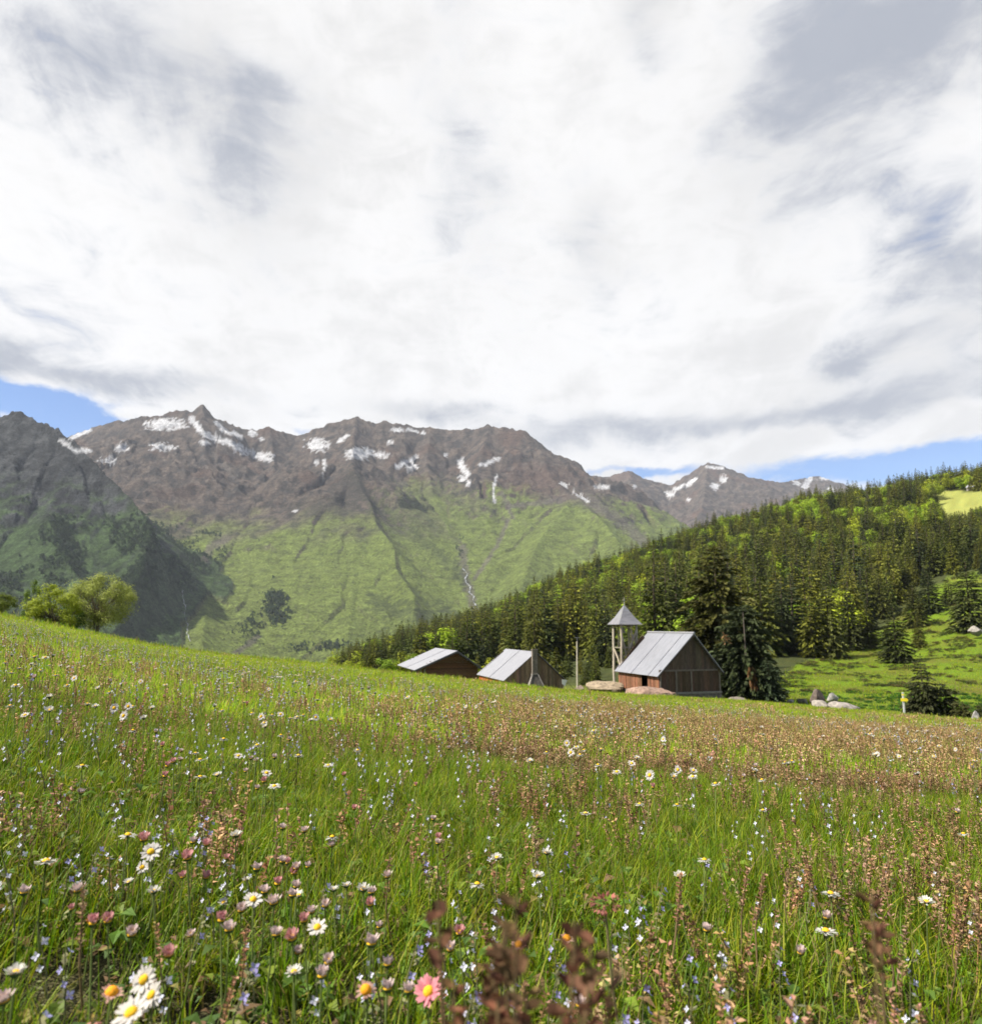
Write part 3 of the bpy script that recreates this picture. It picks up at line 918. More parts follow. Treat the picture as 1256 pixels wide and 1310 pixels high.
for sx, sy in ((-1, -1), (1, -1), (1, 1), (-1, 1)):
    mb = MB(); pts, rr = wob((sx * hw, sy * hw, -.8), (sx * hw * .93, sy * hw * .93, HT), .17); mb.tube(pts, rr, 8, jit(grey, .15))
    mb.build('post', M_wood, bt)
mid = [((-hw, -hw, .3), (-hw + .9, -hw, 3.4)), ((-hw + .9, -hw - .02, 3.2), (-hw + .15, -hw, 6.6)), ((hw, -hw, 3.3), (0, -hw, 5.2)), ((0, -hw, 5.2), (hw * .9, -hw, 7.2)), ((-hw, hw, 2.6), (hw, hw, 5.2)), ((hw, hw, 2.6), (-hw, hw, 5.2)), ((-hw, -hw, 3.0), (-hw, hw, 5.4)), ((hw, -hw, 3.0), (hw, hw, 5.4)), ((-hw * .2, -hw, 2.8), (hw, -hw, 4.6)), ((-hw * .3, hw, 5.2), (-hw * .3, hw, 7.7)), ((hw * .35, -hw, 5.3), (hw * .3, -hw, 7.7)), ((hw, -hw, .2), (hw * .1, -hw, 2.7)), ((-hw, hw, .2), (hw * .3, hw, 2.7)), ((hw, -hw, 5.4), (hw, hw, 7.6))]
for a, b in mid:
    mb = MB(); pts, rr = wob(a, b, .115, 4, .05); mb.tube(pts, rr, 7, jit(grey, .2)); mb.build('brace', M_wood, bt)
for z in (2.7, 5.3, 7.75):
    for a, b in (((-hw, -hw), (hw, -hw)), ((hw, -hw), (hw, hw)), ((hw, hw), (-hw, hw)), ((-hw, hw), (-hw, -hw))):
        mb = MB(); mb.tube([(a[0], a[1], z), (b[0], b[1], z)], .07, 7, jit((.22, .19, .15), .2)); mb.build('crossbeam', M_wood, bt)
mb = MB()
mb.box((-hw, -.07, HT - .35), (hw, .07, HT - .2), (.12, .1, .08))
mb.build('bell_beam', M_wood, bt)
mb = MB()
mb.lathe([(0.0, .0), (.05, -.02), (.12, -.08), (.17, -.2), (.2, -.4), (.27, -.56), (.33, -.66), (.31, -.66), (.2, -.5), (.0, -.12)], 14, (.30, .26, .2), M=Matrix.Translation((-.25, 0, HT - .4)))
bl = mb.build('bell', M_iron, bt, True)
mb = MB(); mb.tube([(-.25, 0, HT - .6), (-.25, 0, HT - 1.12)], .02, 6, (.1, .1, .1)); mb.build('clapper', M_iron, bl)
mb = MB()
RW = 1.44
prof = [(RW, HT - .12), (RW * .60, HT + .62), (RW * .30, HT + 1.35), (.05, HT + 2.0)]
for i in range(3):
    (r0, z0), (r1, z1) = prof[i], prof[i + 1]
    for k in range(4):
        a0, a1 = math.pi / 4 + k * math.pi / 2, math.pi / 4 + (k + 1) * math.pi / 2
        s2 = 1.414
        mb.face([(r0 * s2 * math.cos(a0), r0 * s2 * math.sin(a0), z0), (r0 * s2 * math.cos(a1), r0 * s2 * math.sin(a1), z0), (r1 * s2 * math.cos(a1), r1 * s2 * math.sin(a1), z1), (r1 * s2 * math.cos(a0), r1 * s2 * math.sin(a0), z1)], jit((.20, .20, .215), .08))
mb.face([(RW * math.cos(math.pi / 4 + k * math.pi / 2) * 1.4, RW * math.sin(math.pi / 4 + k * math.pi / 2) * 1.4, HT - .13) for k in range(4)][::-1], (.08, .07, .06))
mb.build('cap_roof', M_zinc, bt)
mb = MB()
mb.tube([(0, 0, HT + 1.9), (0, 0, HT + 2.85)], [.05, .035], 6, (.4, .38, .34)); mb.tube([(-.2, 0, HT + 2.55), (.2, 0, HT + 2.55)], .03, 6, (.4, .38, .34))
mb.build('cross', M_iron, bt)

# ---- pole, panel, sign
pb = P(738.3, 883.5, 86.0)
po = empty('utility_pole', pb, 0)
tag(po, 'slender pale wooden pole standing between the chimney hut and the tower', 'pole')
mb = MB(); mb.tube([(0, 0, -.6), (.03, 0, 2.6), (.07, 0, 5.5)], [.1, .085, .07], 8, (.42, .38, .30)); mb.build('shaft', M_wood, po)
mb = MB(); mb.tube([(-.22, 0, 5.95), (.38, 0, 5.9)], .03, 6, (.2, .2, .2)); mb.tube([(.07, 0, 5.4), (.09, 0, 5.93)], .025, 6, (.2, .2, .2)); mb.build('crossarm', M_iron, po)
sb = P(722, 881, 88.0)
sd = empty('roof_panel', sb, ROT)
tag(sd, 'small white panel on a leaning stay beside the chimney hut', 'panel')
mb = MB(); mb.hexa([(-.28, -.03, .55), (.05, -.03, .25), (.05, .0, .25), (-.28, .0, .55), (-.32, -.03, 1.05), (.34, -.03, .95), (.34, 0, .95), (-.32, 0, 1.05)], (.75, .75, .74)); mb.build('plate', M_paint, sd)
mb = MB(); mb.tube([(.2, 0, .98), (1.35, .1, -.25)], .022, 6, (.12, .12, .12)); mb.tube([(-.1, .04, .8), (-.1, .04, -.5)], .03, 6, (.15, .15, .15)); mb.build('stay', M_iron, sd)
g = on_ground(1145, 914, 30, 80)
gy = 56.0
g = Vector(((1145 - 628) / F * gy * .993, gy, 0)); g.z = gz(g.x, g.y)
sg = empty('signpost', g, R(-8))
tag(sg, 'white waymark post with short yellow arrow board beside the young fir', 'signpost')
mb = MB(); mb.box((-.055, -.055, -.3), (.055, .055, 1.72), (.45, .45, .44)); mb.build('post', M_paint, sg)
mb = MB()
z0, z1 = 1.08, 1.30
pf = [(-.2, z0), (.22, z0), (.33, (z0 + z1) / 2), (.22, z1), (-.2, z1)]
mb.face([(x, -.085, z) for x, z in pf], (.80, .62, .03)); mb.face([(x, -.06, z) for x, z in reversed(pf)], (.80, .62, .03))
for i in range(5):
    a, b = pf[i], pf[(i + 1) % 5]
    mb.face([(a[0], -.06, a[1]), (b[0], -.06, b[1]), (b[0], -.085, b[1]), (a[0], -.085, a[1])], (.75, .58, .03))
mb.build('arrow_board', M_paint, sg)
mb = MB(); mb.box((-.062, -.062, 1.5), (.062, .062, 1.6), (.75, .6, .05)); mb.build('painted_band', M_paint, sg)


# ================================================================== BOULDERS
def rock_mesh(seed, sx, sy, sz, col, flat=.35):
    r = np.random.default_rng(seed)
    nu, nv = 30, 18
    mb = MB()
    pl = [(Vector(r.normal(size=3)).normalized(), r.uniform(.55, .92)) for _ in range(20)]
    V = []
    for j in range(nv + 1):
        for i in range(nu):
            th = math.pi * j / nv; ph = 2 * math.pi * i / nu
            d = Vector((math.sin(th) * math.cos(ph), math.sin(th) * math.sin(ph), math.cos(th)))
            rad = 1.0
            for n, k in pl:
                c = d.dot(n)
                if c > .05: rad = min(rad, k / c)
            rad *= 1 + .035 * math.sin(9 * d.x + seed) * math.cos(8 * d.z + 2 * seed)
            V.append((d.x * rad * sx, d.y * rad * sy, d.z * rad * sz))
    mb.v = V; mb.c = [jit(col, .05) for _ in V]
    for j in range(nv):
        for i in range(nu):
            mb.f.append((j * nu + i, (j + 1) * nu + i, (j + 1) * nu + (i + 1) % nu, j * nu + (i + 1) % nu)); mb.m.append(0)
    return mb


def boulder(px0, px1, py0, py1, Y, seed, col, label, sink=.35, rz=0.0):
    c = P((px0 + px1) / 2, py1, Y)
    w = (px1 - px0) / F * Y / 2 * 1.22; h = (py1 - py0) / F * Y
    o = rock_mesh(seed, w, w * .8, h * .75, tuple(x * .52 for x in col)).build('boulder', M_rock, None, False)
    o.data.polygons.foreach_set('use_smooth', [True] * len(o.data.polygons))
    md = o.modifiers.new('crease', 'EDGE_SPLIT'); md.split_angle = R(28)
    o.location = (c.x, c.y, c.z + h * .34); o.rotation_euler = (0, 0, rz)
    tag(o, label, 'boulder')
    return o


boulder(796, 868, 879, 902, 70.3, 3, (.46, .31, .235), 'broad salmon coloured boulder lying along the red chapel wall', .4)
boulder(752, 800, 870, 890, 80.0, 8, (.44, .35, .24), 'tan boulder behind the meadow at the foot of the bell tower', .4)
boulder(1037, 1060, 897, 913, 70.0, 5, (.47, .42, .36), 'rounded pale boulder carrying the dark capstone', .3)
boulder(1057, 1100, 899, 914, 70.5, 12, (.47, .42, .37), 'long pale boulder lying beside the capped boulder', .3)
boulder(1036, 1054, 884, 899, 70.6, 21, (.20, .155, .13), 'dark brown capstone balanced on the rounded pale boulder', .3)
boulder(1058, 1071, 887, 897, 78.0, 31, (.50, .48, .44), 'small angular grey stone in the grass behind the long boulder', .3)
boulder(1243, 1253, 911, 923, 55.0, 33, (.55, .52, .48), 'small white stone beside the bushy young fir', .3)
boulder(1238, 1256, 800, 811, 185.0, 35, (.44, .40, .35), 'grey boulder under the tall spruce on the green slope', .3)
boulder(1020, 1034, 893, 903, 84.0, 38, (.34, .32, .22), 'mossy low stone between the big fir and the boulders', .3)
boulder(1005, 1015, 895, 901, 84.0, 39, (.46, .44, .38), 'little pale stone at the foot of the big fir', .3)
boulder(734, 748, 877, 886, 84.0, 44, (.42, .33, .26), 'flat pinkish stone at the base of the wooden pole', .3)
boulder(925, 952, 892, 900, 73.0, 45, (.36, .31, .25), 'low flat stone just past the chapel corner', .3)
# ================================================================== TREES
M_needle = leaf_material('needles', (1, 1, 1), .12, .28, .65, ((1.25, 1.05, .6), .6), .12)
M_leaf = leaf_material('broad_leaves', (1, 1, 1), .35, .22, .6, ((1.15, .98, .7), .6), .15)
M_bark = attr_material('bark', .9, 0, 4, .35, .5, .03, .1, (3, 3, .6))
UP = Vector((0, 0, 1))


def spray(mb, p, d, ln, w, col, droop=.25):
    d = d.normalized(); s = d.cross(UP)
    if s.length < .01: s = Vector((1, 0, 0))
    s.normalize()
    roll = random.uniform(-.9, .9)
    s = (s * math.cos(roll) + d.cross(s) * math.sin(roll)) * w
    m = p + d * ln * .5; e = p + d * ln - UP * ln * droop
    mb.face([p, m + s, e, m - s], col)


def conifer(name, seed, levels=22, nb=7, width=.19, nsp=8, col=(.042, .055, .022), ragged=.25, low=.05, power=.85, bulge=.12, mat=None, sl=1.0):
    random.seed(seed)
    mb = MB()
    for i in range(levels):
        f = (i + random.uniform(-.3, .3)) / levels
        z = low + (1 - low) * max(0, f) ** .95
        if z > .985: continue
        prof = (1 - z) ** power * (1 - bulge * max(0, 1 - z / .25))
        n = max(4, round(nb * (.6 + .6 * (1 - z))))
        for k in range(n):
            a = 2 * math.pi * (k + random.random() * .8) / n + i * 2.4
            L = width * prof * random.uniform(1 - ragged, 1 + ragged) + .008
            d = Vector((math.cos(a), math.sin(a), 0))
            up = random.uniform(-.12, .22) + .35 * z
            m = random.uniform(.72, 1.2)
            ns = max(3, int(nsp * (.5 + .8 * prof)))
            for q in range(ns):
                t = .18 + .82 * (q + random.random() * .5) / ns
                p = d * L * t + UP * (z + L * (up * t - .55 * t * t * (1 - z * .6)))
                sd = Vector((-d.y, d.x, 0)) * random.choice((-1, 1)) * random.uniform(.2, 1.0)
                dd = d * random.uniform(.5, 1.0) + sd * (1.1 - t) + UP * random.uniform(-.35, .2)
                ln = L * sl * random.uniform(.32, .55) * (1.1 - .45 * t) + .008
                mm = m * random.uniform(.75, 1.25) * (1 + .35 * (t > .8))
                spray(mb, p, dd, ln, ln * random.uniform(.16, .28), (col[0] * mm, col[1] * mm, col[2] * mm))
    for k in range(6):
        a = k * 1.05
        spray(mb, Vector((0, 0, .955 + .004 * k)), Vector((math.cos(a) * .35, math.sin(a) * .35, 1)), .04, .006, col, 0)
    return mb.mesh(name, [mat or M_needle])


def trunk_mesh(name, r=.016, top=.97, col=(.10, .075, .055)):
    mb = MB(); mb.tube([(0, 0, -.06), (.003, 0, .3), (-.002, .003, .65), (0, 0, top)], [r, r * .75, r * .45, r * .08], 7, col)
    return mb.mesh(name, [M_bark])


def broadleaf(seed, lumps=13, leaves=1900, col=(.13, .20, .02), rx=.36, zc=.58, rz=.42, leaf=.022, airy=.0, limbs=True, tcol=(.12, .095, .07), tr=.022, multi=1, lr=(.30, .48)):
    random.seed(seed)
    C = []
    for i in range(lumps):
        for _ in range(30):
            d = Vector((random.uniform(-1, 1), random.uniform(-1, 1), random.uniform(-1, 1)))
            if .35 < d.length < 1: break
        d = d.normalized() * (random.uniform(.45, .78) if lr[0] > .25 else random.uniform(.3, 1) ** .5 * .9)
        C.append((Vector((d.x * rx, d.y * rx, zc + d.z * rz)), random.uniform(*lr) * rx * (1.25 if i % 3 == 0 else 1)))
    mb = MB()
    for i in range(leaves):
        c, r = random.choice(C)
        d = Vector((random.gauss(0, 1), random.gauss(0, 1), random.gauss(0, 1) + .25)).normalized()
        p = c + d * r * random.uniform(.55 - airy, 1.08)
        n = (d + Vector((random.uniform(-1, 1), random.uniform(-1, 1), random.uniform(-.3, 1))) * .9).normalized()
        a = n.cross(UP if abs(n.z) < .9 else Vector((1, 0, 0))).normalized(); b = n.cross(a)
        an = random.uniform(0, 6.28); a, b = a * math.cos(an) + b * math.sin(an), b * math.cos(an) - a * math.sin(an)
        s = leaf * random.uniform(.6, 1.3)
        k = random.uniform(.72, 1.28)
        mb.face([p - a * s, p + b * s * .55, p + a * s, p - b * s * .55], (col[0] * k, col[1] * k, col[2] * k))
    tb = MB()
    for q in range(multi):
        bx, by = (0, 0) if multi == 1 else (random.uniform(-.04, .04), random.uniform(-.04, .04))
        fork = Vector((bx * 2, by * 2, zc - rz * .55))
        tb.tube([(bx, by, -.08), (bx * 1.4, by * 1.4, .1), fork], [tr, tr * .85, tr * .7], 8, tcol)
        if limbs:
            for c, r in C[q::multi]:
                m = fork.lerp(c, .5) + Vector((random.uniform(-.03, .03), random.uniform(-.03, .03), .02))
                tb.tube([fork, m, c], [tr * .5, tr * .32, tr * .12], 6, tcol, caps=False)
                for w in range(3):
                    e = c + Vector((random.gauss(0, 1), random.gauss(0, 1), random.gauss(.6, .8))).normalized() * r * .9
                    tb.tube([m.lerp(c, .5), e], [tr * .16, tr * .05], 4, tcol, caps=False)
    return mb.mesh('crown', [M_leaf]), tb.mesh('trunk', [M_bark])


TR = trunk_mesh('trunk')
SPR = [conifer('crown', 100 + i, 26, 8, w, 10, c, .28, .03, pw, bl) for i, (w, c, pw, bl) in enumerate([
    (.175, (.100, .118, .020), .80, .15), (.20, (.066, .086, .022), .85, .1), (.16, (.118, .128, .022), .75, .2), (.185, (.036, .050, .022), .9, .05), (.21, (.118, .132, .020), .7, .3), (.165, (.064, .084, .018), .85, .1)])]
SPRUCE_TONE = ['olive', 'dark green', 'yellowish olive', 'blackish green', 'broad olive', 'slim dark olive']
BRD = [broadleaf(200 + i, 11, 1300, c, rx, zc, rz, .03) for i, (c, rx, zc, rz) in enumerate([
    ((.21, .31, .018), .36, .52, .46), ((.17, .26, .02), .32, .52, .46), ((.26, .31, .02), .40, .52, .46), ((.18, .25, .02), .38, .5, .48)])]
BROAD_TONE = ['bright yellow-green', 'fresh green', 'golden green', 'mid green']


def tree(name, base, h, wid, crown, trunk, label, cat, group=None, parts=True, lean=0.0, crown_name='crown'):
    rz = random.uniform(0, 6.28)
    o = empty(name, base, rz, (h * wid, h * wid, h))
    o.rotation_euler = (random.uniform(-lean, lean), random.uniform(-lean, lean), rz)
    tag(o, label, cat, group)
    link_mesh(crown_name, crown, o); link_mesh('trunk', trunk, o)
    return o


DENSE = [conifer('crown', 150 + i, 32, 10, w, 18, c, .25, .0, .72, .12, None, .62) for i, (w, c) in enumerate([(.20, (.066, .078, .022)), (.21, (.050, .066, .022)), (.18, (.078, .088, .022))])]
random.seed(5)
# --- lone trees on the bright slope and round the chapel: (x, top y, ground y, width px, distance, label)
LONE = [
    (1062, 743, 842, 36, 185, 0, 'tall pointed spruce with wide skirt, first of the row on the green slope'),
    (1088, 756, 832, 30, 190, 3, 'dark spruce close beside the tall pointed spruce on the green slope'),
    (1111, 775, 830, 26, 188, 2, 'short olive spruce standing alone beside the dark one'),
    (1147, 777, 848, 32, 170, 1, 'spruce with a long shadow on the open grass of the slope'),
    (1176, 786, 829, 16, 185, 5, 'slim young spruce just behind the one casting a long shadow'),
    (1215, 741, 774, 18, 250, 3, 'small dark spruce alone high on the grassy strip'),
    (1243, 719, 809, 40, 190, 4, 'large spruce above the grey boulder on the slope'),
    (1171, 747, 803, 30, 225, 2, 'olive spruce at the lower forest edge over the slim young spruce'),
    (1190, 733, 785, 28, 240, 1, 'dark spruce at the forest edge beside the grassy strip'),
    (1039, 788, 836, 18, 190, 5, 'narrow spruce in the shade next to the tall pointed spruce'),
    (1018, 738, 818, 34, 215, 0, 'bushy spruce between the big fir and the row on the slope'),
    (1154, 713, 767, 26, 260, 3, 'blackish spruce at the forest edge above the open slope'),
    (1000, 748, 832, 32, 200, 1, 'spruce rising directly behind the big dark fir'),
    (1127, 735, 790, 28, 245, 5, 'slender spruce in the forest edge between two olive spruces'),
]
for x, y0, y1, w, Y, v, lab in LONE:
    g = on_ground(x, y1, 100, 420) or P(x, y1, Y)
    Y = g.y
    h = (y1 - y0) / F * Y * 1.03
    tree('spruce_tree', (g.x, g.y, g.z - .1), h, (w / F * Y) / (h * 2 * .185) * 1.15, DENSE[v % 3], TR, lab, 'spruce tree')

# the tall spruce and the dark fir beside the chapel: denser crowns of their own
g = P(922, 893, 92)
big = conifer('crown', 301, 40, 10, .30, 34, (.066, .070, .020), .42, .03, .62, .25, None, .5)
tree('spruce_tree', g, (893 - 702) / F * 92, 1.02, big, TR, 'tallest olive spruce with loose spreading boughs behind the chapel roof', 'spruce tree')
g = P(956, 900, 82)
fir = conifer('crown', 302, 32, 13, .37, 34, (.030, .040, .017), .3, .0, .34, .0, None, .5)
f2 = tree('fir_tree', g, (900 - 779) / F * 82, .90, fir, TR, 'dense blackish fir beside the chapel gable with a withered rusty bough', 'fir tree')
f2.rotation_euler = (0, 0, 0)
hh = (900 - 779) / F * 82
random.seed(17)
mb = MB()
for i in range(90):
    t_ = random.random()
    p = Vector((-.065 + .03 * t_ + random.uniform(-.03, .03), -.36, .40 - .20 * t_))
    spray(mb, p, Vector((random.uniform(-1, 1), random.uniform(-.6, .1), -1.4)), .06, .012, jit((.22, .125, .06), .3), .2)
mb.build('withered_bough', M_leaf, f2); mb = MB()
for i in range(26):
    spray(mb, Vector((-.30 + random.uniform(-.03, .03), -.26, .66 + random.uniform(-.05, .04))), Vector((random.uniform(-1, 1), -.4, random.uniform(-.5, 1))), .05, .010, jit((.19, .12, .06), .3), .1)
mb.build('withered_bough', M_leaf, f2)
mb = MB(); mb.tube([(-.08, -.26, .5), (-.095, -.30, .72), (-.10, -.30, .92)], [.007, .006, .004], 6, (.12, .10, .085)); mb.build('dead_limb', M_bark, f2)
g = P(985, 901, 79)
c3 = conifer('crown', 303, 20, 9, .40, 22, (.036, .056, .034), .35, .0, .5, .0, None, .6)
tree('fir_tree', g, (901 - 846) / F * 79, 1.0, c3, TR, 'low bluish green fir sapling at the foot of the blackish fir', 'fir tree')
# young fir by the signpost and its bushy neighbours
g = P(1183, 914, 60)
c4 = conifer('crown', 304, 20, 9, .24, 13, (.032, .040, .020), .3, .02, .7, .1)
tree('fir_tree', g, (914 - 840) / F * 60, 1.0, c4, TR, 'young dark fir standing right beside the yellow arrow signpost', 'fir tree')
shrubc = [conifer('foliage', 305 + i, 12, 9, .55, 11, (.050, .058, .022), .35, .0, .35, .0) for i in range(2)]
for x, y0, y1, w, Y, lab in [(1206, 876, 915, 38, 60.5, 'rounded olive juniper bush leaning against the young fir'), (1168, 888, 913, 26, 61, 'low grey-green juniper bush on the signpost side of the young fir'), (1230, 898, 917, 24, 59, 'small dark juniper bush between the young fir and the white stone'), (1256, 900, 916, 16, 60, 'yellowish little bush beyond the white stone')]:
    g = P(x, y1, Y); h = (y1 - y0) / F * Y
    o = empty('juniper_bush', g, random.uniform(0, 6), (w / F * Y / 1.1, w / F * Y / 1.1, h)); tag(o, lab, 'bush')
    link_mesh('foliage', random.choice(shrubc), o); link_mesh('stem', TR, o)

# --- left: round pale tree, shrubs
rc, rt = broadleaf(401, 120, 26000, (.34, .40, .10), .50, .47, .50, .0105, .3, True, (.16, .13, .09), .012, 3, (.15, .25))
g = P(124, 806, 46)
o = tree('round_tree', g, (806 - 733) / F * 46, 1.22, rc, rt, 'round pale yellow-green tree with bare limbs showing in its lower crown', 'tree')
o.rotation_euler = (0, 0, 1.0)
for k, (x, y0, y1, w, col, lab, sd) in enumerate([
        (66, 747, 804, 62, (.15, .185, .016), 'golden green bush between the taller thin tree and the round tree', 411),
        (36, 737, 800, 36, (.09, .14, .022), 'thin upright green tree with loose branches behind the golden bush', 412),
        (91, 766, 806, 36, (.05, .095, .02), 'dark green bush tucked under the round pale tree', 413),
        (-4, 752, 792, 40, (.09, .12, .015), 'green bush cut off by the edge of the view at the meadow crest', 414)]):
    cm, tm = broadleaf(sd, 48 if k != 1 else 15, 13000 if k != 1 else 3200, tuple(x * 1.55 for x in col), .48 if k != 1 else .36, .44, .54, .016, .3, True, (.1, .08, .06), .014, 3, (.16, .32))
    g = P(x, y1, 43 + k); h = (y1 - y0) / F * (43 + k)
    o = empty('leafy_bush' if k != 1 else 'thin_tree', g, 0, ((w / F * (43 + k)) / .92, (w / F * (43 + k)) / .92, h))
    tag(o, lab, 'bush' if k != 1 else 'tree'); link_mesh('crown', cm, o); link_mesh('trunk', tm, o)

# --- the wooded hillside
CELL = 8.0
cx_, cy_ = np.meshgrid(np.arange(-130, 800, CELL), np.arange(104, 715, CELL))
cx_ = (cx_ + rng.uniform(-.48, .48, cx_.shape) * CELL).ravel(); cy_ = (cy_ + rng.uniform(-.48, .48, cy_.shape) * CELL).ravel()
cz_ = ground_z(cx_, cy_)
fpx, fpy = project(cx_, cy_, cz_)
hn = fbm(cx_ / 45, cy_ / 45, 3, 131)
wn = fbm(cx_ / 26, cy_ / 26, 3, 132)
ok = (fpx > 425) & (fpx < 1420)
ok &= ~(is_lawn(fpx, fpy, cy_) & (rng.random(len(cx_)) > .012))
ok &= ~is_clearing(fpx, fpy, cy_)
ok &= ~((cy_ < 118) & (fpx < 960)) & ~((cy_ < 175) & (fpx > 930)) & ~((cy_ < 150) & (fpx > 780) & (fpx < 900) & (rng.random(len(cx_)) < .5))
ok &= ~((fpx < 500) & (cy_ < 260) & (rng.random(len(cx_)) < .55))
ok &= ~((fpx > 640) & (fpx < 780) & (cy_ < 210) & (wn > .12))
pdec = .04 + .0 * cx_
pdec = np.where((cy_ > 400) & (fpx > 790) & (fpx < 1256), .22, pdec)
pdec = np.where((cy_ > 330) & (fpx > 640) & (fpx <= 830), .26, pdec)
pdec = np.where((cy_ < 190) & (fpx < 760), .30, pdec)
dec = (rng.random(len(cx_)) < np.clip(pdec * (1 + 7.5 * wn), 0, .97))
th_ = np.where(dec, rng.uniform(11, 18, len(cx_)), rng.uniform(10, 26, len(cx_)) * (1 + .4 * hn))
near = (cy_ < 175)
th_ = np.where(near & (fpx < 780), rng.uniform(3.8, 7.0, len(cx_)), th_)
th_ = np.where((cy_ > 560) , th_ * .95, th_)
tw_ = np.where(dec, rng.uniform(.95, 1.3, len(cx_)), rng.uniform(.75, 1.3, len(cx_)))
capy = np.interp(fpx, [425, 460, 500, 560, 610, 650, 700, 760, 830, 870, 920, 960, 1000, 1050, 1130, 1180, 1256], [840, 822, 808, 791, 781, 761, 734, 714, 689, 673, 654, 648, 633, 622, 608, 598, 590]) + rng.normal(0, 4, len(cx_))
capy = np.where((fpx > 1186) & (fpy > 648) & (fpy < 800), np.maximum(capy, np.interp(fpx, [1186, 1215, 1256], [630, 656, 646])), capy)
th_ = np.minimum(th_, (fpy - capy) / F * cy_)
ok &= th_ > 3.2
var = np.where(dec, rng.integers(0, 4, len(cx_)), rng.integers(0, 6, len(cx_)))
sel = np.nonzero(ok)[0]
sel = sel[np.argsort(cy_[sel])]
tpx, tpy = project(cx_, cy_, cz_ + th_)
# which of them show most: walk from near to far over a skyline of what already stands
sky = np.full(1700, 2000.0)
for x, y0, y1, w, Y, v, lab in LONE: sky[int(x - w * .3):int(x + w * .3)] = np.minimum(sky[int(x - w * .3):int(x + w * .3)], y0 + 8)
for x0, x1, y in ((512, 612, 840), (612, 722, 845), (792, 930, 825), (880, 965, 740), (930, 1000, 800)): sky[x0:x1] = np.minimum(sky[x0:x1], y)
show = np.zeros(len(cx_))
for i in sel:
    wpx = (th_[i] * .36 * tw_[i]) / cy_[i] * F
    a, b = int(tpx[i] - wpx * .3), int(tpx[i] + wpx * .3) + 1
    if b <= 0 or a >= 1256: continue
    a = max(a, 0); b = min(b, 1256)
    bot = min(np.mean(sky[a:b]), fpy[i])
    v = max(0, bot - tpy[i]) * (b - a)
    if fpy[i] > sky[a:b].mean() + 999: v = 0
    show[i] = v
    sky[a:b] = np.minimum(sky[a:b], tpy[i] + (fpy[i] - tpy[i]) * .18)
order = sel[np.argsort(-show[sel])]
con_i = [i for i in order if not dec[i] and show[i] > 0][:285 - len(LONE)]
dec_i = [i for i in order if dec[i] and show[i] > 0][:200]
chosen = set(con_i) | set(dec_i)


def zone(i):
    if cy_[i] > 560: return 'along the crest of the wooded hill'
    if cy_[i] < 190 and fpx[i] < 780: return 'close behind the two smaller huts'
    if fpx[i] < 620: return 'at the low tapering end of the wood'
    if fpx[i] < 800: return 'on the wooded slope above the pole'
    if fpx[i] < 1000: return 'on the wooded slope above the chapel'
    return 'in the wood above the bright green slope'


random.seed(23)
nm = {}
for i in con_i:
    z = zone(i); lab = f'{SPRUCE_TONE[var[i]]} spruce {z}'
    tree('spruce_tree', (cx_[i], cy_[i], cz_[i] - .2), th_[i], tw_[i], SPR[var[i]], TR, lab, 'spruce tree', f'{SPRUCE_TONE[var[i]]} spruces {z}', lean=.03)
for i in dec_i:
    z = zone(i); lab = f'{BROAD_TONE[var[i]]} leafy tree {z}'
    tree('leafy_tree', (cx_[i], cy_[i], cz_[i] - .2), th_[i], tw_[i], BRD[var[i]][0], BRD[var[i]][1], lab, 'leafy tree', f'{BROAD_TONE[var[i]]} leafy trees {z}', lean=.04)
rest = [i for i in sel if i not in chosen]


def joined_tree(c, t_):
    """crown and trunk in one mesh, for the far wood"""
    import bmesh
    bm = bmesh.new(); bm.from_mesh(c)
    for f in bm.faces: f.material_index = 0
    n = len(bm.faces); bm.from_mesh(t_); bm.faces.ensure_lookup_table()
    for f in bm.faces[n:]: f.material_index = 1
    me = bpy.data.meshes.new('wood_tree'); bm.to_mesh(me); bm.free()
    me.materials.append(c.materials[0]); me.materials.append(M_bark)
    return me


WT = [joined_tree(c, TR) for c in SPR] + [joined_tree(*b) for b in BRD]
instancer('forest', WT, [(cx_[i], cy_[i], cz_[i] - .2) for i in rest], [(0, 0, random.uniform(0, 6.28)) for i in rest],
          [(th_[i] * tw_[i], th_[i] * tw_[i], th_[i]) for i in rest], [var[i] + (6 if dec[i] else 0) for i in rest],
          'rest of the dense spruce wood filling the hillside', 'forest')

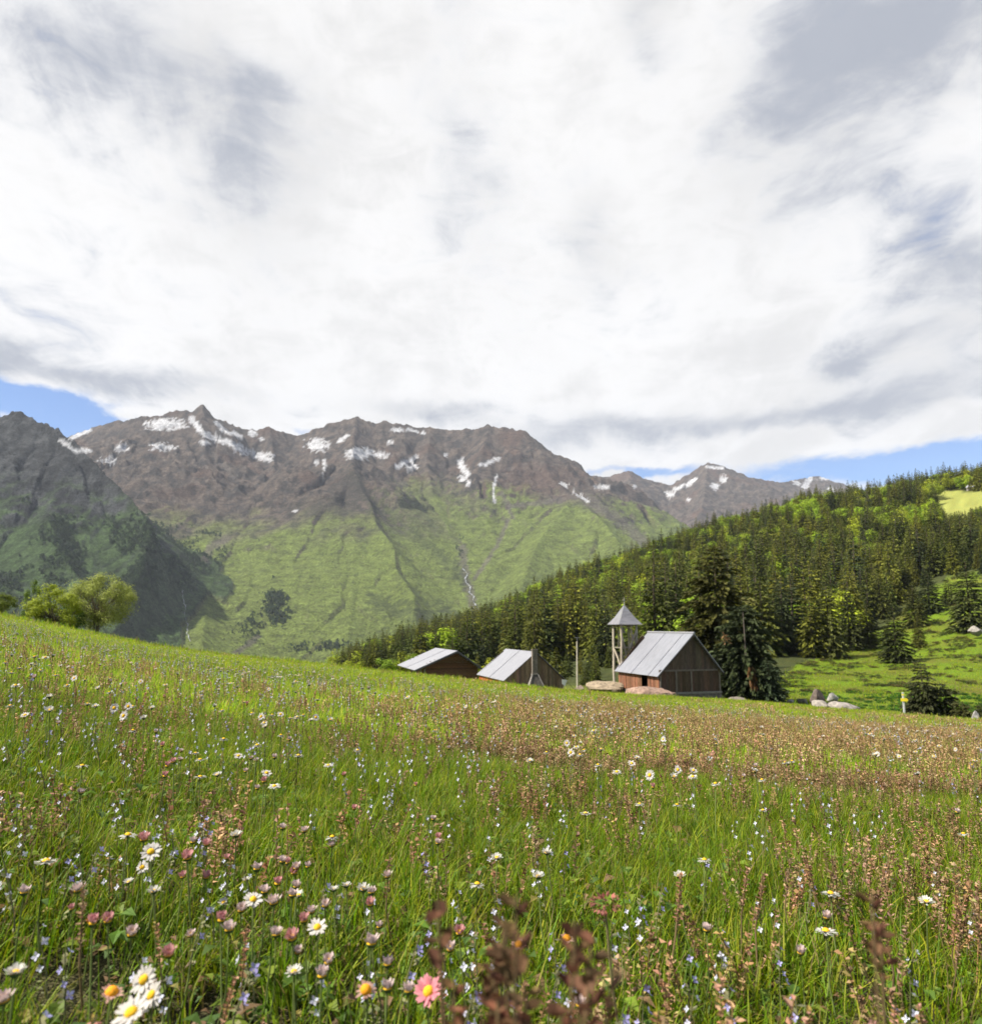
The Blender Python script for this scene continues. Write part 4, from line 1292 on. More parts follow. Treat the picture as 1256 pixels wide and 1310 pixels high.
# --- low scrub on the bright slope and fern bank
scrub = []
for k, (c, lf) in enumerate([((.040, .056, .014), .05), ((.075, .066, .020), .05), ((.030, .095, .008), .055), ((.050, .125, .010), .055)]):
    cm, _ = broadleaf(500 + k, 9, 420, c, .5, .1, .42, lf, .3, False)
    scrub.append(cm)
sp, sr, ss_, si = [], [], [], []
random.seed(31)
for _ in range(9000):
    Y = math.sqrt(random.uniform(82 ** 2, 330 ** 2)); px = random.uniform(955, 1300)
    a, _t = pdir(px, 830); X = float(a) * Y
    z = gz(X, Y) if False else None
    sp.append((X, Y, px))
XY = np.array(sp); zz = ground_z(XY[:, 0], XY[:, 1]); spx, spy = project(XY[:, 0], XY[:, 1], zz)
cl = fbm(XY[:, 0] / 9, XY[:, 1] / 9, 3, 141); sp = []
for k in range(len(XY)):
    bank = 84 < XY[k, 1] < 112
    if not is_lawn(spx[k], spy[k], XY[k, 1]) and not (bank and spx[k] > 985): continue
    if bank:
        if cl[k] < -.05 and spx[k] < 1100: continue
        s = random.uniform(.9, 1.9); sc = (s, s, s * .55); v = random.choice((2, 2, 3))
    else:
        if cl[k] < .06: continue
        s = random.uniform(.8, 3.0); sc = (s, s, s * .4); v = random.choice((0, 0, 1))
    sp.append((XY[k, 0], XY[k, 1], zz[k] - .05)); sr.append((0, 0, random.uniform(0, 6.28))); ss_.append(sc); si.append(v)
instancer('slope_scrub', scrub, sp, sr, ss_, si, 'low heather scrub and ferns dotted over the green slope', 'scrub')

# --- far trees on the opposite mountain side
tiny = [broadleaf(600 + k, 7, 150, c, .34, .5, .45, .075, .2, False)[0] for k, c in enumerate([(.034, .060, .026), (.026, .045, .022), (.045, .078, .03)])]
flat = np.nonzero(((MY > 1500) & (MY < 3600) & (mpy > 600) & (mpy < 835) & (mpx > -60) & (mpx < 700)).ravel())[0]
fx, fy, fz = MX.ravel()[flat], MY.ravel()[flat], MZ.ravel()[flat]; qx, qy = mpx.ravel()[flat], mpy.ravel()[flat]
nz = fbm(fx / 130, fy / 130, 4, 151)
dens = np.zeros(len(flat))
for (x, y, rx, ry, k) in [(160, 742, 34, 40, 1.6), (25, 730, 50, 36, .9), (110, 690, 60, 40, .8), (190, 690, 60, 30, .8), (265, 705, 22, 22, 1.2), (355, 775, 14, 26, 1.6), (335, 800, 30, 20, .7), (60, 640, 70, 30, .35), (420, 830, 60, 10, .5), (590, 700, 12, 40, .3), (235, 720, 25, 40, .7), (60, 770, 60, 30, .8)]:
    dens = np.maximum(dens, k * np.exp(-((qx - x) / rx) ** 2 - ((qy - y) / ry) ** 2))
pk = rng.random(len(flat)) < np.clip(dens * sstep(-.15, .3, nz) * .8, 0, .8)
pk |= rng.random(len(flat)) < .016 * sstep(0, .4, nz)
idx = np.nonzero(pk)[0]
if len(idx) > 14000: idx = rng.choice(idx, 14000, replace=False)
s_ = np.where(dens[idx] > .25, rng.uniform(10, 21, len(idx)), rng.uniform(4, 9, len(idx)))
instancer('distant_forest', tiny, np.stack([fx[idx] + rng.uniform(-3, 3, len(idx)), fy[idx] + rng.uniform(-4, 4, len(idx)), fz[idx] - 1.5], -1),
          np.stack([0 * s_, 0 * s_, rng.uniform(0, 6.28, len(idx))], -1), np.stack([s_ * .9, s_ * .9, s_], -1), rng.integers(0, 3, len(idx)),
          'dark scattered woodland on the flanks across the valley', 'forest')
# ================================================================== MEADOW PLANTS
M_grass = leaf_material('grass_blades', (1, 1, 1), .46, .22, .55, ((1.2, .98, .7), .45), .25)
M_dry = leaf_material('dry_bracts', (1, 1, 1), .25, .25, .75, ((1.15, .85, .8), .8), .1)
M_petal = leaf_material('petals', (1, 1, 1), .25, .06, .6, None, .2)
M_disc = attr_material('flower_disc', .8, 0, 600, .3, .3, .001, .1)
M_stem = leaf_material('stems', (1, 1, 1), .1, .15, .6, None, .2)


def blade(mb, x, y, h, w, az, bend, col, segs=3, z0=0.0):
    d = Vector((math.cos(az), math.sin(az), 0)); s = Vector((-d.y, d.x, 0))
    n0 = len(mb.v)
    for i in range(segs + 1):
        t_ = i / segs
        c = Vector((x, y, z0)) + d * bend * h * t_ * t_ + UP * h * (t_ - .28 * bend * t_ * t_)
        ww = w * (1 - t_ ** 1.6) * .5
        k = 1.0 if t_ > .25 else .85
        cc = (col[0] * k, col[1] * k, col[2] * k)
        if i < segs:
            mb.v += [tuple(c - s * ww), tuple(c + s * ww)]; mb.c += [cc, cc]
        else:
            mb.v.append(tuple(c)); mb.c.append(cc)
    for i in range(segs - 1):
        a = n0 + 2 * i; mb.f.append((a, a + 1, a + 3, a + 2)); mb.m.append(0)
    a = n0 + 2 * (segs - 1); mb.f.append((a, a + 1, a + 2)); mb.m.append(0)


GREENS = [(.13, .26, .004), (.175, .31, .005), (.25, .345, .008), (.085, .18, .006), (.31, .35, .014)]
DRY = [(.26, .21, .085), (.20, .17, .06)]


def grass_clump(seed, n, rad, h0, h1, w, segs=3, dry=.08, bend=(.15, .9), dk=1.2):
    random.seed(seed); mb = MB()
    for i in range(n):
        r = rad * math.sqrt(random.random()); a = random.uniform(0, 6.28)
        c = random.choice(DRY) if random.random() < dry else random.choice(GREENS)
        blade(mb, r * math.cos(a), r * math.sin(a), random.uniform(h0, h1), w * random.uniform(.6, 1.3), random.uniform(0, 6.28), random.uniform(*bend), jit(tuple(q * dk for q in c), .25), segs, -.01)
    return mb.mesh('grass_clump', [M_grass])


def scatter(n, y0, y1, half=.80, extra=.35):
    Y = np.sqrt(rng.uniform(y0 * y0, y1 * y1, n)); X = rng.uniform(-1, 1, n) * (half * Y + extra)
    return X, Y


def upright(n, tilt=.12): return np.stack([rng.normal(0, tilt, n), rng.normal(0, tilt, n), rng.uniform(0, 6.28, n)], -1)


CL = ([grass_clump(700 + i, 62, .05, .02, .085, .0022, 4, .10, (.1, .9), .74) for i in range(6)] +  # nearest clumps: the foreground shade is put into their darker green
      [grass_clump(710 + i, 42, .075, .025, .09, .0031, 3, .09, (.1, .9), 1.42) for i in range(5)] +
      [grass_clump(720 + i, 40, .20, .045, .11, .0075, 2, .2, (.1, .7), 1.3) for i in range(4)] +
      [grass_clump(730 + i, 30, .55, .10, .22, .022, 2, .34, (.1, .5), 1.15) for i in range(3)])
pts, rot, scl, idx = [], [], [], []
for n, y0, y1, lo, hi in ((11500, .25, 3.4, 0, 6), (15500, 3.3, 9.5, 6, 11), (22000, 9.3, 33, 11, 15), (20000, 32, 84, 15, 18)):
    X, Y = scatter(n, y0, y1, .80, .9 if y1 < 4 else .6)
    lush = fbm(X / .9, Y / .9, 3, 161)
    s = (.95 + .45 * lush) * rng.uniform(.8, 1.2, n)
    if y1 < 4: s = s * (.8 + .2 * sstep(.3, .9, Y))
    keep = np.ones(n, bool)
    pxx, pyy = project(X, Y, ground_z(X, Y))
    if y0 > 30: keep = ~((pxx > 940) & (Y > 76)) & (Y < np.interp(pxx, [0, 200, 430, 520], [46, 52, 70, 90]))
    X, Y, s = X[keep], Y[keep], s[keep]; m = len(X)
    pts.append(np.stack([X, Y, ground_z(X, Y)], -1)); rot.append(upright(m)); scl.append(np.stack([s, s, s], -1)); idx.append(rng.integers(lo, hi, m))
X, Y = scatter(60000, 84, 260, .72, 0)
pxx, pyy = project(X, Y, ground_z(X, Y))
keep = (rng.random(len(X)) < .25) & (pxx > 960) & (is_lawn(pxx, pyy, Y) | ((Y < 110) & (pxx > 980)))
X, Y = X[keep], Y[keep]; m = len(X); s = rng.uniform(1.2, 2.8, m)
pts.append(np.stack([X, Y, ground_z(X, Y)], -1)); rot.append(upright(m)); scl.append(np.stack([s, s, s], -1)); idx.append(rng.integers(15, 18, m))
# broad low leaves between the blades
def leafy(seed):
    random.seed(seed); mb = MB()
    for i in range(15):
        a = random.uniform(0, 6.28); d = Vector((math.cos(a), math.sin(a), random.uniform(.2, 1.1))).normalized(); s = d.cross(UP).normalized()
        b = Vector((random.uniform(-.03, .03), random.uniform(-.03, .03), random.uniform(0, .03))); L = random.uniform(.008, .021); w = L * random.uniform(.22, .4)
        c = jit(random.choice([(.09, .17, .02), (.14, .21, .025), (.06, .12, .02), (.22, .19, .05), (.2, .13, .07)]), .2); n = s.cross(d) * w * .35
        e = b + d * L - UP * L * .25; m = b + d * L * .5
        mb.face([b, m + s * w + n, e, m - n * .3], c); mb.face([b, m - n * .3, e, m - s * w + n], c)
    return mb.mesh('grass_clump', [M_grass])
CL += [leafy(745 + i) for i in range(4)]
X, Y = scatter(8000, .35, 5.5); m = len(X); s = rng.uniform(.7, 1.5, m)
pts.append(np.stack([X, Y, ground_z(X, Y)], -1)); rot.append(upright(m)); scl.append(np.stack([s, s, s], -1)); idx.append(rng.integers(18, 22, m))
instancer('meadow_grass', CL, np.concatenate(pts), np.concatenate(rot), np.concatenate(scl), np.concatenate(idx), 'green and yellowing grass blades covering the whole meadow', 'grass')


# ---- broad low leaves near the ground and brown seed heads
def seed_head(seed, stems=3, tall=.15, bract=.006, cols=((.28, .20, .10), (.36, .27, .15), (.18, .115, .06), (.32, .21, .15), (.26, .24, .09), (.17, .21, .04)), spread=.03, nb=14):
    random.seed(seed); mb = MB(); cols = [tuple(x * (1.0 if seed < 810 else 1.3) for x in c) for c in cols]
    for s in range(stems):
        b = Vector((random.uniform(-spread, spread), random.uniform(-spread, spread), -.01)); h = tall * random.uniform(.7, 1.15)
        top = b + Vector((random.uniform(-.25, .25) * h, random.uniform(-.25, .25) * h, h)); mid = b.lerp(top, .5) + Vector((random.uniform(-.01, .01), random.uniform(-.01, .01), 0))
        c0 = random.choice(cols)
        mb.tube([b, mid, top], [.0013 * bract / .006, .0011 * bract / .006, .0006 * bract / .006], 4, jit((.17, .13, .06), .2), caps=False)
        for k in range(nb):
            t_ = .38 + .62 * (k + random.random()) / nb
            p = mid.lerp(top, (t_ - .5) * 2) if t_ > .5 else b.lerp(mid, t_ * 2)
            a = random.uniform(0, 6.28); d = Vector((math.cos(a), math.sin(a), random.uniform(.1, 1.1))).normalized()
            sd = d.cross(UP).normalized(); L = bract * random.uniform(.9, 2.1); w = L * random.uniform(.28, .5)
            n = sd.cross(d) * random.uniform(-.3, .3) * L
            mb.face([p, p + d * L * .5 + sd * w + n, p + d * L, p + d * L * .5 - sd * w + n], jit(random.choice(cols) if random.random() < .4 else c0, .25))
    return mb.mesh('seed_head', [M_dry])


SH = ([seed_head(800 + i, 3, .105, .0042, nb=26) for i in range(6)] + [seed_head(810 + i, 5, .13, .0068, spread=.07, nb=14) for i in range(5)] + [seed_head(820 + i, 8, .18, .017, spread=.2, nb=9) for i in range(3)])
pts, rot, scl, idx = [], [], [], []
for n, y0, y1, lo, hi in ((7000, .42, 3.2, 0, 6), (17000, 3.1, 13.5, 6, 11), (9000, 13, 40, 11, 14)):
    X, Y = scatter(n, y0, y1)
    gx_, gy_ = project(X, Y, ground_z(X, Y) + .12)
    nz = fbm(X / .45, Y / .45, 3, 171) + .6 * fbm(X / 2.2, Y / 2.2, 3, 172)
    rightn = sstep(400, 820, gx_)
    p = .085 + .09 * sstep(500, 700, gx_) + .30 * sstep(850, 1000, gx_) + .45 * sstep(1130, 1240, gy_) * sstep(430, 650, gx_)
    belt = sstep(1.9, 3.4, Y + rng.normal(0, .3, n)) * (1 - sstep(8, 15, Y))
    p = p + belt * (.05 + .55 * rightn) + .09 * sstep(3.2, 4.5, Y) * (1 - sstep(6, 8, Y)) * (1 - rightn)
    p = p * (1 - .80 * sstep(9, 18, Y)) * (1 - .85 * (1 - rightn) * sstep(6, 8, Y))
    p = np.clip(p * (.25 + 1.5 * sstep(-.25, .55, nz)) * np.where(Y < 3, .95, 1.05), 0, 1)
    k = rng.random(n) < p
    X, Y = X[k], Y[k]; m = len(X); s = rng.uniform(.75, 1.2, m)
    pts.append(np.stack([X, Y, ground_z(X, Y)], -1)); rot.append(upright(m, .15)); scl.append(np.stack([s, s, s], -1)); idx.append(rng.integers(lo, hi, m))
instancer('dry_herbs', SH, np.concatenate(pts), np.concatenate(rot), np.concatenate(scl), np.concatenate(idx), 'brown withered seed heads mixed through the meadow grass', 'dry herbs')


# ---- flower heads
def head_matrix(h, tilt, az): return Matrix.Translation((0, 0, h)) @ Matrix.Rotation(az, 4, 'Z') @ Matrix.Rotation(tilt, 4, 'Y')


def petals_mesh(seed, r, n, cup, M, inner, tip, under=None, rings=2, w=.16, gaps=.0):
    random.seed(seed); mb = MB()
    for ring in range(rings):
        for k in range(n):
            if random.random() < gaps: continue
            a = 2 * math.pi * (k + .5 * ring + random.uniform(-.2, .2)) / n
            cu = cup + random.uniform(-.3, .3) - .12 * ring
            L = r * random.uniform(.74, 1.1)
            d = Vector((math.cos(a), math.sin(a), 0)); s = Vector((-d.y, d.x, 0))
            prof = []
            for t_, ww in ((.22, .5), (.6, 1.0), (.88, .8), (1.0, .25)):
                rr = L * (.22 + (t_ - .22) * math.cos(cu) * (1 - .25 * max(0, cu) * (t_ - .22)))
                zz = L * (t_ - .22) * math.sin(cu)
                prof.append((d * rr + UP * zz, ww * w * r))
            n0 = len(mb.v)
            for i, (c, ww) in enumerate(prof):
                f = i / 3; base = under if under and False else inner
                col = tuple(base[q] * (1 - f) + tip[q] * f for q in range(3))
                for sg in (-1, 1): mb.v.append(tuple(M @ (c + s * ww * sg))); mb.c.append(jit(col, .05))
            for i in range(3): mb.f.append((n0 + 2 * i, n0 + 2 * i + 1, n0 + 2 * i + 3, n0 + 2 * i + 2)); mb.m.append(0)
    return mb


def disc_mb(r, M, col=(.62, .36, .02)):
    mb = MB(); mb.lathe([(r, -.1 * r), (r * 1.0, .15 * r), (r * .75, .55 * r), (r * .3, .75 * r), (.0001, .8 * r)], 9, col, M=M)
    return mb


def stem_mb(h, M, r=.0010, col=(.14, .18, .05), cup=(.06, .10, .03), cr=.0036):
    mb = MB(); e = M @ Vector((0, 0, -.001))
    mb.tube([(random.uniform(-.02, .02), random.uniform(-.02, .02), -.02), (random.uniform(-.006, .006), random.uniform(-.006, .006), h * .5), e - UP * .004, e], [r * 1.1, r, r * .9, r * .9], 5, col, caps=False)
    mb.lathe([(r, -.0035), (cr, -.0012), (cr * 1.05, .0008)], 8, cup, M=M)
    return mb


HF = .12
W1 = (.48, .47, .42); WP = (.48, .40, .37); PK = (.54, .23, .25); DP = (.50, .15, .18); PB = (.47, .31, .27)
KIND = {}


def make_kind(key, n, r, cup, inner, tip, tilt, count=20, disc=(.62, .36, .02), dr=.36, gaps=.08, w=.115):
    L = []
    for i in range(n):
        random.seed(hash(key) % 1000 * 0 + sum(map(ord, key)) * 13 + i)
        tl = random.uniform(*tilt); h = HF
        M = head_matrix(h, tl, -math.pi / 2)           # leans towards -y, where the photo is taken from
        cu = random.uniform(*cup)
        p = petals_mesh(900 + i + sum(map(ord, key)), r, count, cu, M, inner, tip, gaps=gaps, w=w).mesh('petals', [M_petal])
        d = disc_mb(r * dr, M, disc).mesh('disc', [M_disc], True)
        s = stem_mb(h, M, cr=r * .42).mesh('stem', [M_stem], True)
        L.append((p, d, s))
    KIND[key] = L


make_kind('open', 5, .0112, (.0, .25), W1, (.48, .44, .41), (.35, 1.0), 22)
make_kind('white', 5, .0105, (.3, .75), W1, W1, (-.2, .5), 20)
make_kind('flat', 5, .0115, (-.1, .2), W1, W1, (-.25, .3), 22)
make_kind('cup', 4, .0110, (.95, 1.25), WP, (.54, .42, .40), (-.3, .4), 18)
make_kind('pinkcup', 4, .0108, (1.05, 1.35), PB, PK, (-.3, .4), 18)
make_kind('pink', 2, .0120, (.2, .5), DP, PK, (.5, .9), 18)
make_kind('wither', 3, .0105, (-.3, .5), PB, (.40, .22, .16), (.2, .9), 12, (.60, .25, .015), .5, .3)
make_kind('gold', 2, .0105, (.8, 1.15), (.62, .26, .01), (.68, .30, .01), (-.1, .4), 24, (.6, .25, .01), .3)


def speedwell(seed, blue, h=.13, nf=7):
    random.seed(seed); st = MB(); bl = MB()
    top = Vector((random.uniform(-.02, .02), random.uniform(-.02, .02), h))
    st.tube([(0, 0, -.02), (top.x * .3, top.y * .3, h * .5), top], [.0012, .001, .0005], 5, (.13, .13, .06), caps=False)
    for k in range(10):
        t_ = random.uniform(.2, .9); p = Vector((0, 0, 0)).lerp(top, t_); a = random.uniform(0, 6.28)
        d = Vector((math.cos(a), math.sin(a), random.uniform(0, .8))).normalized(); s = d.cross(UP).normalized(); L = random.uniform(.006, .012)
        st.face([p, p + d * L * .5 + s * L * .3, p + d * L, p + d * L * .5 - s * L * .3], jit((.13, .13, .06), .3))
    for k in range(nf):
        t_ = .55 + .45 * k / nf; p = Vector((0, 0, 0)).lerp(top, t_)
        a = random.uniform(0, 6.28); n = Vector((math.cos(a) * .8, math.sin(a) * .8 - .5, .6)).normalized()
        c = p + n * random.uniform(.005, .010); u = n.cross(UP).normalized(); v = n.cross(u); r = random.uniform(.0030, .0048)
        for q in range(4):
            a2 = q * math.pi / 2 + .4; d = u * math.cos(a2) + v * math.sin(a2); e = u * math.cos(a2 + 1.57) + v * math.sin(a2 + 1.57)
            lift = n * r * .25
            bl.face([c, c + d * r * .6 + e * r * .40 + lift, c + d * r * 1.15 + lift * 1.6, c + d * r * .6 - e * r * .40 + lift], jit(blue if q != 2 else tuple(min(.85, x * 1.35 + .1) for x in blue), .15))
    return bl.mesh('blossoms', [M_petal]), st.mesh('stem', [M_stem])


LAV = [speedwell(950 + i, (.45, .45, .54), .11, 4) for i in range(5)]
VIO = [speedwell(960 + i, (.27, .25, .46), .11, 4) for i in range(4)]


def flower_base(px, py, h):
    p = on_ground(px, py, .25, 60, h)
    return None if p is None else Vector((p.x, p.y, gz(p.x, p.y)))


def joined(meshes, name):
    import bmesh
    bm = bmesh.new(); mats = []; n = 0
    for m in meshes:
        bm.from_mesh(m); bm.faces.ensure_lookup_table()
        for f in bm.faces[n:]: f.material_index = len(mats)
        n = len(bm.faces); mats.append(m.materials[0])
    me = bpy.data.meshes.new(name); bm.to_mesh(me); bm.free()
    for m in mats: me.materials.append(m)
    return me


JK = {k: [joined(q, 'daisy') for q in v] for k, v in KIND.items()}
JL = [joined(q, 'speedwell') for q in LAV]; JV = [joined(q, 'speedwell') for q in VIO]


def flower(kind, px, py, label, group=None, parts=True, size=1.0, rz=None, fixed=None):
    sp = kind in ('lav', 'vio')
    b = flower_base(px, py, HF * (1.0 if not sp else .85) * (size if size < 1.3 else 1))
    if b is None or b.y > 40: return None
    zf = 1.0
    if b.y > 1.8:
        zf = 1.3; size = min(size * 1.02, 1.25)
        b = flower_base(px, py, HF * size * zf * (1.0 if not sp else .85)) or b
    pool = LAV if kind == 'lav' else VIO if kind == 'vio' else KIND[kind]
    jp = JL if kind == 'lav' else JV if kind == 'vio' else JK[kind]
    i = random.randrange(len(pool)) if fixed is None else fixed
    name = 'speedwell' if sp else 'dandelion' if kind == 'gold' else 'daisy'
    if rz is None: rz = random.uniform(-.7, .7)
    sc = size * random.uniform(.92, 1.08)
    if parts:
        o = empty(name, b, rz, (sc, sc, size * zf))
        for m in pool[i]: link_mesh(m.name.split('.')[0], m, o)
    else:
        o = link_mesh(name, jp[i]); o.location = b; o.rotation_euler = (0, 0, rz); o.scale = (sc, sc, size * zf)
    tag(o, label, 'flower', group)
    return o


random.seed(77)
NEAR = [
    ('white', 20, 1246, 'white daisy seen side-on by itself near the lower corner', 1.1), ('cup', 5, 1281, 'pale pink half-open daisy at the very edge of the view', 1.0),
    ('open', 184, 1254, 'white daisy facing the viewer, rear one of the clump of three', 1.15), ('open', 194, 1274, 'pinkish white daisy with orange centre, middle of the clump of three', 1.1),
    ('open', 168, 1296, 'largest white daisy at the front of the clump of three', 1.25), ('wither', 143, 1270, 'withered daisy with orange disc beside the clump of three', 1.1),
    ('gold', 118, 1183, 'orange half-closed dandelion alone in the grass', 1.0), ('open', 182, 1110, 'small white daisy with bright yellow centre behind a pink bud', .9),
    ('white', 165, 1129, 'small white daisy below the yellow-centred one', .8), ('white', 197, 1141, 'white daisy nodding over a violet speedwell', 1.0),
    ('pinkcup', 234, 1122, 'vivid pink daisy bud with a cream bud under it', .9), ('pinkcup', 290, 1098, 'bright pink daisy bud on a tall pale stem', .8),
    ('cup', 244, 1197, 'cream white closed daisy on a reddish stem', .8), ('pinkcup', 92, 1163, 'small dull pink bud above the orange dandelion', .7),
    ('pinkcup', 368, 1104, 'pale pink closed daisy, upper one of a pair', .9), ('pinkcup', 376, 1117, 'deep pink half-open daisy, lower one of a pair', 1.0),
    ('cup', 394, 1109, 'pink-tipped white daisy beside the pink pair', .9), ('open', 324, 1151, 'white daisy with yellow centre in brown seed heads', 1.1),
    ('white', 382, 1146, 'flat white daisy under the pink-tipped one', .9), ('white', 427, 1139, 'greenish white daisy bud leaning sideways', .9),
    ('white', 443, 1134, 'white daisy just behind the greenish bud', .9), ('cup', 475, 1144, 'pinkish white daisy on a long thin forked stem', 1.0),
    ('cup', 399, 1167, 'closed white daisy, front one of two side by side', .95), ('cup', 416, 1159, 'closed white daisy, rear one of two side by side', .95),
    ('open', 406, 1187, 'open pale pink daisy with a deep orange centre', 1.15), ('pinkcup', 374, 1201, 'drooping pink daisy with spread petals next to the orange-centred one', 1.15),
    ('cup', 381, 1219, 'pink bud hanging below the drooping pink daisy', .9), ('white', 376, 1244, 'green-based white daisy bud low in the grass', .95),
    ('cup', 475, 1208, 'pale pink half-closed daisy alone by a speedwell', 1.2), ('cup', 485, 1186, 'little white daisy bud behind the pale pink one', .8),
    ('pink', 548, 1269, 'deep pink open daisy with small yellow centre', 1.25), ('wither', 468, 1267, 'crumpled pink withered daisy low among leaves', 1.1),
    ('white', 315, 1126, 'tiny pale greenish white bud between pink daisies', .7), ('wither', 725, 1201, 'withered red-rimmed daisy with orange disc among brown stems', 1.0),
    ('wither', 663, 1209, 'faded pink withered daisy among brown seed stems', 1.0), ('cup', 1057, 1174, 'pinkish white daisy turned away, alone in yellow grass', 1.1),
    ('cup', 293, 1190, 'closed dusky pink daisy beside brown bracts', 1.1), ('white', 286, 1155, 'small pinkish daisy under the tall pink bud', .8),
]
for k, x, y, lab, s in NEAR: flower(k, x, y, lab, None, True, s * .76)
for k, x, y, lab in [('vio', 92, 1213, 'violet speedwell below the orange dandelion'), ('vio', 69, 1292, 'violet speedwell low by the pale pink daisy'), ('vio', 292, 1236, 'small violet speedwell on the far side of the daisy clump'),
                     ('vio', 506, 1215, 'violet speedwell with pink flowerlets beside the pale daisy'), ('vio', 577, 1273, 'tiny violet speedwell next to the deep pink daisy'), ('vio', 636, 1250, 'violet speedwell among brown seed stems'),
                     ('vio', 655, 1257, 'bluish speedwell half hidden by brown seed stems'), ('vio', 818, 1261, 'dark purple speedwell on a dry stalk'), ('lav', 806, 1148, 'pale lavender speedwell beside a taller violet one'),
                     ('vio', 834, 1141, 'tall violet speedwell with dark buds on top'), ('lav', 830, 1160, 'white and violet speedwell flower in front of the tall one'), ('lav', 782, 1178, 'pale grey-blue speedwell spike under the red clover'),
                     ('lav', 977, 1155, 'lavender speedwell with brownish tip standing alone'), ('vio', 877, 1222, 'large violet speedwell with white lip in dry grass'), ('lav', 1204, 1117, 'lavender speedwell in yellow grass near the edge'),
                     ('vio', 932, 1262, 'pair of violet speedwell flowers over dark grass'), ('lav', 936, 1191, 'whitish speedwell low in the green grass'), ('lav', 1156, 1210, 'small whitish speedwell beside brown bracts'), ('lav', 1186, 1306, 'lavender speedwell at the bottom edge'), ('vio', 765, 1300, 'lavender speedwell at the bottom among brown stems')]:
    flower(k, x, y, lab, None, True, .82)
WH = [(63, 892), (13, 903), (32, 915), (140, 886), (112, 901), (122, 904), (146, 906), (158, 916), (164, 904), (170, 904), (194, 906), (184, 919), (284, 909), (322, 913), (334, 917), (348, 915), (359, 914), (371, 919), (380, 918), (388, 915), (404, 918), (286, 946), (250, 964), (256, 972), (256, 994), (278, 992), (305, 967), (329, 954), (341, 989), (351, 1006), (193, 1090), (13, 827), (63, 851), (71, 864), (87, 854), (141, 868), (128, 851), (134, 852), (50, 844), (20, 877), (86, 877), (125, 881), (232, 870), (7, 848), (15, 861), (25, 855), (378, 871), (339, 873), (344, 882), (423, 921), (526, 896), (515, 904), (586, 901), (596, 904), (609, 904), (617, 900), (633, 903), (626, 898), (540, 901), (569, 917), (674, 925), (708, 920), (711, 931), (724, 930), (736, 928), (725, 951), (742, 951), (737, 956), (730, 963), (742, 966), (747, 960), (699, 963), (678, 974), (769, 959), (765, 979), (815, 970), (831, 992), (808, 977), (789, 988), (818, 1029), (749, 1041), (816, 942), (792, 933), (848, 946), (849, 954), (916, 952), (915, 944), (867, 985), (887, 986), (862, 994), (886, 994), (915, 1003), (966, 987), (1013, 974), (1122, 965), (1150, 968), (1171, 962), (1195, 968), (1222, 959), (1251, 957), (1243, 979), (1247, 973), (976, 1037), (961, 921), (40, 850), (52, 858), (95, 868), (180, 872)]
PKS = [(316, 901), (208, 954), (222, 975), (214, 980), (211, 993), (338, 1000), (184, 1074), (240, 1098)]
LVS = [(167, 1015), (157, 1029), (269, 1044), (65, 975), (20, 948), (82, 903), (164, 948), (499, 975), (502, 995), (489, 1012), (591, 949), (636, 944), (612, 964), (589, 975), (549, 955), (597, 1012), (699, 1002), (557, 1047), (688, 1046), (698, 1064), (632, 1071), (470, 970), (427, 970), (1055, 1014), (1064, 1014), (1061, 1036), (1087, 1034), (975, 1045), (971, 1061), (980, 1012), (1020, 1007), (384, 940), (340, 950), (230, 965), (245, 960), (275, 920), (10, 1020), (80, 945), (255, 915)]
VIS = [(82, 905), (386, 941), (325, 950), (30, 950), (20, 948), (265, 1045), (1140, 1100), (900, 1105), (330, 948)]
random.seed(91)


def where(x, y):
    b = flower_base(x, y, HF)
    d = b.y if b else 50
    side = 'among green grass' if x < 420 else 'among mixed grass and seed heads' if x < 860 else 'in the brown seed head belt'
    dist = 'in the near meadow' if d < 1.6 else 'in the middle meadow' if d < 3.2 else 'far out in the meadow'
    return side, dist


def many(kind, L, word, size=1.0):
    for x, y in L:
        s, d = where(x, y)
        k = random.choice(kind)
        flower(k, x, y, f'{word} {s} {d}', f'{word} {s} {d}', parts=(d != 'far out in the meadow'), size=size)


many(('white', 'flat', 'flat', 'open'), WH, 'white daisy', .92)
many(('pinkcup',), PKS, 'pink daisy', .95)
many(('lav',), LVS, 'pale lavender speedwell', .85)
many(('vio',), VIS, 'violet speedwell', .85)


def more(n, cand, prob):
    out = []
    while len(out) < n:
        x = random.uniform(0, 1256); dy = random.choice(cand)() ; y = np.interp(x, [q[0] for q in CREST], [q[1] for q in CREST]) + dy
        if y < 1300 and random.random() < prob(x, dy): out.append((x, float(y)))
    return out


many(('white', 'flat', 'flat', 'cup'), more(120, [lambda: random.uniform(12, 60), lambda: random.uniform(25, 130), lambda: random.uniform(60, 330)], lambda x, d: (1.0 if d < 75 else .5) * (1 if x < 520 else .75)), 'white daisy', .88)
many(('lav', 'lav', 'lav', 'vio'), more(225, [lambda: random.uniform(30, 120), lambda: random.uniform(60, 400)], lambda x, d: 1 if x < 620 else .55), 'small lavender speedwell', .8)
many(('pinkcup', 'cup', 'cup', 'cup'), more(60, [lambda: random.uniform(60, 420)], lambda x, d: 1 if x < 620 else .3), 'pinkish daisy bud', .8)
